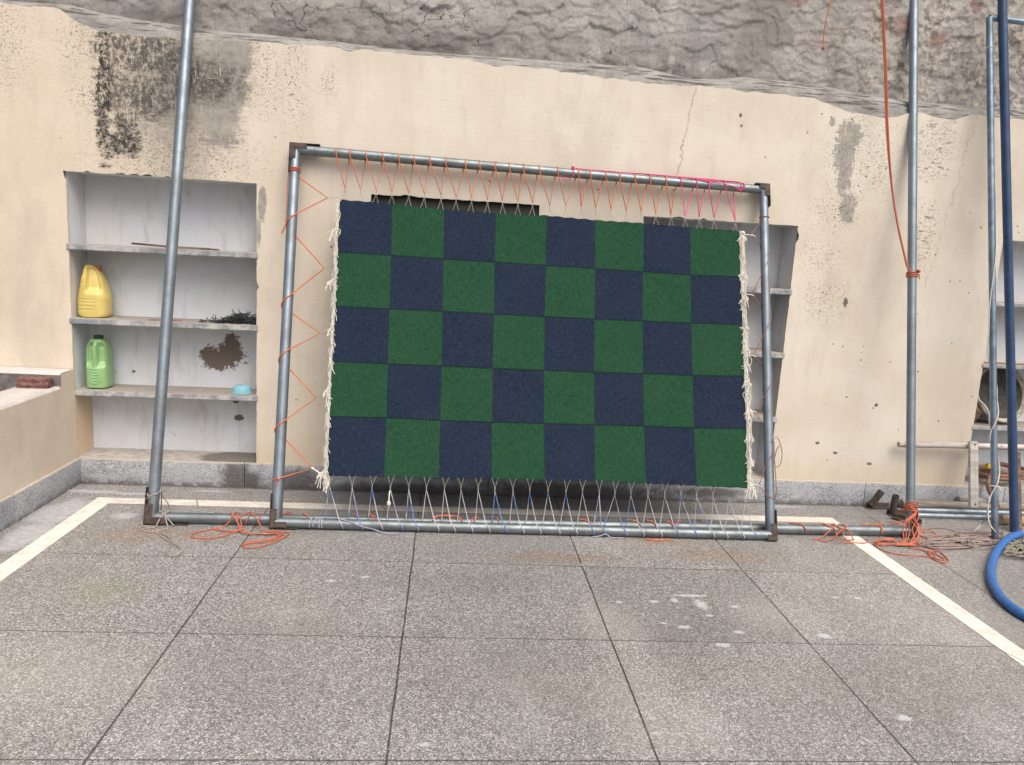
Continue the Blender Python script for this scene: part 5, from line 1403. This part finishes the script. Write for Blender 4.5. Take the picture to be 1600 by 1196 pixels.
d2 = np.array([on_wall(1520.5, 689, -.085)[0]-on_wall(1521.5, 796, -.13)[0], .045, .43]); 
p_top = on_wall(1520.5, 690, -.088); p_bot = on_wall(1521, 793, -.165)
tt = (p_top-p_bot); Lb = np.linalg.norm(tt); tt = tt/Lb; xx = np.cross([0, 1, 0], tt); xx /= np.linalg.norm(xx); xx = xx if xx[0] > 0 else -xx
yy = np.cross(tt, xx)
mb = MB(); Rb = Matrix((xx, yy, tt)).transposed(); mb.box((p_top+p_bot)/2, (.049, .020, Lb), Rb, bev=.0015)
mb.build('plank', mat_wood('whitish_board', (224, 218, 210), (190, 182, 174)), brd, smooth=False)
fy = yy if yy[1] < 0 else -yy
mb = MB()
for k in range(22):
    rad = .0016 if k not in (0, 21) else .0055
    c_ = p_top+(p_bot-p_top)*(.05+.9*k/21)+xx*.004+fy*.0101
    mb.tube([c_-fy*.0005, c_+fy*.0006], rad, 10)
mb.build('holes', mat_simple('hole_dark', (50, 44, 40), None, .9), brd, smooth=False)
# poles and pipes lying along the foot of the wall
pole('log_pole', on_wall(1409, 781, -.037)*[1, 1, 0]+[0, 0, .030], on_wall(1409, 781, -.037)*[1, 1, 0]+[2.2, -.005, .030], .026, MGREY, 'grey weathered log lying along the wall foot behind the two grey pipes', 'log')
MDR = mat_galv('dented_grey_pipe', (176, 188, 198), (148, 160, 172), .1, 1.0, foot=0.0)
for k, (u, y_, z_, L_x, lab) in enumerate(((1428, -.105, .014, 2.2, 'grey steel pipe on the floor, nearer the log of the two'), (1431, -.195, .014, 2.2, 'grey steel pipe on the floor, nearer the camera of the two beside the log'))):
    a0 = on_wall(u, 800, y_); mb = MB(); mb.pipe((a0[0], y_, .0145), (a0[0]+L_x, y_-.01, .0145), .014, 20); tag(mb.build('steel_pipe', MDR), lab, 'pipe', 'grey pipes lying along the wall foot')
pole('log_stub', (on_floor(1572, 816, .03)[0], on_floor(1572, 818, 0)[1]-.02, .028), (on_floor(1572, 816, .03)[0]+.8, on_floor(1572, 818, 0)[1]-.04, .028), .027, mat_wood('brown_end_log', (196, 178, 156), (150, 132, 112)), 'short pale log whose end shows behind the blue pipe', 'log')
# supports under the log
mb = MB(); mb.box((on_wall(1521, 795, -.03)[0]-.01, -.03, .064), (.2, .04, .03), Matrix.Rotation(.05, 3, 'Y'), bev=.012)
tag(mb.build('stone', mat_simple('pale_stone', (186, 182, 176), (150, 146, 140), .9, 20, .6, .006)), 'pale flat stone resting on the log behind the drilled board', 'stone')

# iron clamps with stubby pipe sockets left on the floor
def clamp(u, v, tilt, label):
    p = F(u, v, 0)
    t = thing('iron_clamp', label, 'clamp', tuple(p), 'dark iron pipe sockets on the floor')
    d = np.array([math.sin(tilt), -.1, math.cos(tilt)]); d /= np.linalg.norm(d)
    mb = MB(); mb.pipe(p+np.array([0, 0, .02]), p+np.array([0, 0, .02])+d*.105, .019, 18, wall=.005); mb.build('socket', MIRON, t)
    mb = MB(); mb.box(p+np.array([.05, .004, .006]), (.15, .035, .005), Matrix.Rotation(.04, 3, 'Z'), bev=.001); mb.box(p+np.array([.05, .02, .018]), (.15, .005, .026), Matrix.Rotation(.04, 3, 'Z'), bev=.001)
    mb.build('base_angle', MIRON, t, smooth=False)
    return t
clamp(1360, 795, .48, 'dark iron pipe socket tilted right, leftmost beside the rope hank')
clamp(1394, 806, -.02, 'dark upright iron pipe socket close to the tall right pipe')
mb = MB(); q0 = F(1393, 806, .02); mb.box(q0+[.06, -.045, -.012], (.15, .03, .005), Matrix.Rotation(-.75, 3, 'Z'), bev=.001); mb.box(q0+[.07, -.035, .0], (.15, .005, .024), Matrix.Rotation(-.75, 3, 'Z'), bev=.001)
tag(mb.build('angle_iron', MIRON, smooth=False), 'dark length of angle iron on the floor behind the orange rope hank', 'angle iron')

# inside the right niche
a_ = on_wall(1553, 567, .03)
pole('cream_rod', (4.0, .02, .870+.022), (4.8, .02, .870+.024), .008, mat_wood('cream_rod_paint', (214, 196, 172), (186, 164, 140)), 'thin cream rod lying on a shelf of the right-hand niche', 'rod')
mb = MB(); c0 = np.array([4.215, .10, .70]); R0 = .175
tilt = Matrix.Rotation(math.radians(-18), 3, 'X') @ Matrix.Rotation(math.radians(6), 3, 'Z')
P = []
for r_, y_ in ((0.001, .045), (.06, .043), (.12, .030), (.155, .010), (.168, -.004), (.175, -.008), (.181, -.004), (.182, .004), (.172, .008), (.15, .03), (.1, .055), (.001, .07)):
    P.append([np.array(c0)+np.array(tilt @ Vector((math.cos(w_)*r_, y_, math.sin(w_)*r_))) for w_ in np.linspace(0, 2*math.pi, 49)])
pn = thing('iron_pan', 'round dark iron pan with a pale rim leaning in the right-hand niche', 'pan', tuple(c0-[0, 0, .18]))
mb.sheet(P[:4]+P[-4:][::1][:0]); mb.sheet(P[7:]); 
mb.build('dish', mat_simple('sooty_grey_iron', (84, 86, 78), (58, 60, 54), .85, 26, .7, .008), pn)
mb = MB(); mb.sheet(P[3:8]); mb.build('rim', mat_simple('pale_rim', (196, 188, 172), (146, 136, 120), .8, 30), pn)
# sack bundle
bm = bmesh.new(); bmesh.ops.create_icosphere(bm, subdivisions=4, radius=1)
vs = []
for v in bm.verts:
    p = np.array(v.co); k = 1+.18*(fbm(np.array([p[0]*3+5]), np.array([p[2]*3+p[1]*2+5]), 3)[0]-.4)*2
    vs.append(np.array([4.035, .10, .572])+p*k*[.05, .06, .062]+[0, 0, max(0, -.9-p[2])*.0])
for p in vs: p[2] = max(p[2], .511); p[0] = max(p[0], 3.998)
mb = MB(); bm.verts.index_update(); mb.add(vs, [[v.index for v in f.verts] for f in bm.faces]); bm.free()
tag(mb.build('sack', mat_simple('brown_sacking', (136, 116, 102), (96, 80, 70), .95, 60, .7, .004)), 'small brown cloth bundle in the left corner of the right-hand niche', 'sack')
mb = MB(); mb.tube(smoothpath([on_wall(1531, 627, .06), on_wall(1538, 634, .03), on_wall(1544, 645, .01), on_wall(1546, 662, .02)], 6), .007, 8)
tag(mb.build('strap', mat_simple('grey_white_strap', (206, 202, 198), (170, 166, 160), .8)), 'pale strap draped over the brown bundle in the right-hand niche', 'strap')
# brown hose coil in the bottom compartment
mb = MB(); c0 = np.array([4.26, .06, .172])
pts = []
for k in range(64):
    w_ = k/63*2*math.pi*3.3; pts.append(c0+[math.cos(w_)*(.15-.008*math.sin(w_*.5)), math.sin(w_)*.07, .012+.019*k/20+.004*math.sin(w_*2.3)])
pts += [np.array([4.13, -.02, .2]), np.array([4.11, -.05, .15]), np.array([4.15, -.065, .08]), np.array([4.18, -.07, .03])]
mb.tube(smoothpath([pts[i] for i in range(0, 64, 2)]+pts[64:], 4), .014, 12)
tag(mb.build('brown_hose', mat_simple('brown_rubber_hose', (156, 120, 100), (120, 92, 76), .6, 20, .2)), 'coiled brown hose lying in the bottom of the right-hand niche', 'hose')
tg = thing('hand_tool', 'grey tool with a yellow end behind the slim pipe in the right-hand niche', 'tool', (4.13, .01, .20))
mb = MB(); mb.tube([(4.115, .0, .268), (4.135, 0, .262)], [.016, .017], 16); mb.build('grip', mat_simple('yellow_plastic_end', (226, 190, 60), (206, 170, 50), .5), tg)
mb = MB(); mb.tube([(4.136, 0, .262), (4.18, .0, .252), (4.24, .0, .245)], [.015, .022, .018], 16); mb.build('barrel', mat_simple('grey_tool_body', (150, 150, 146), (120, 120, 116), .5), tg)
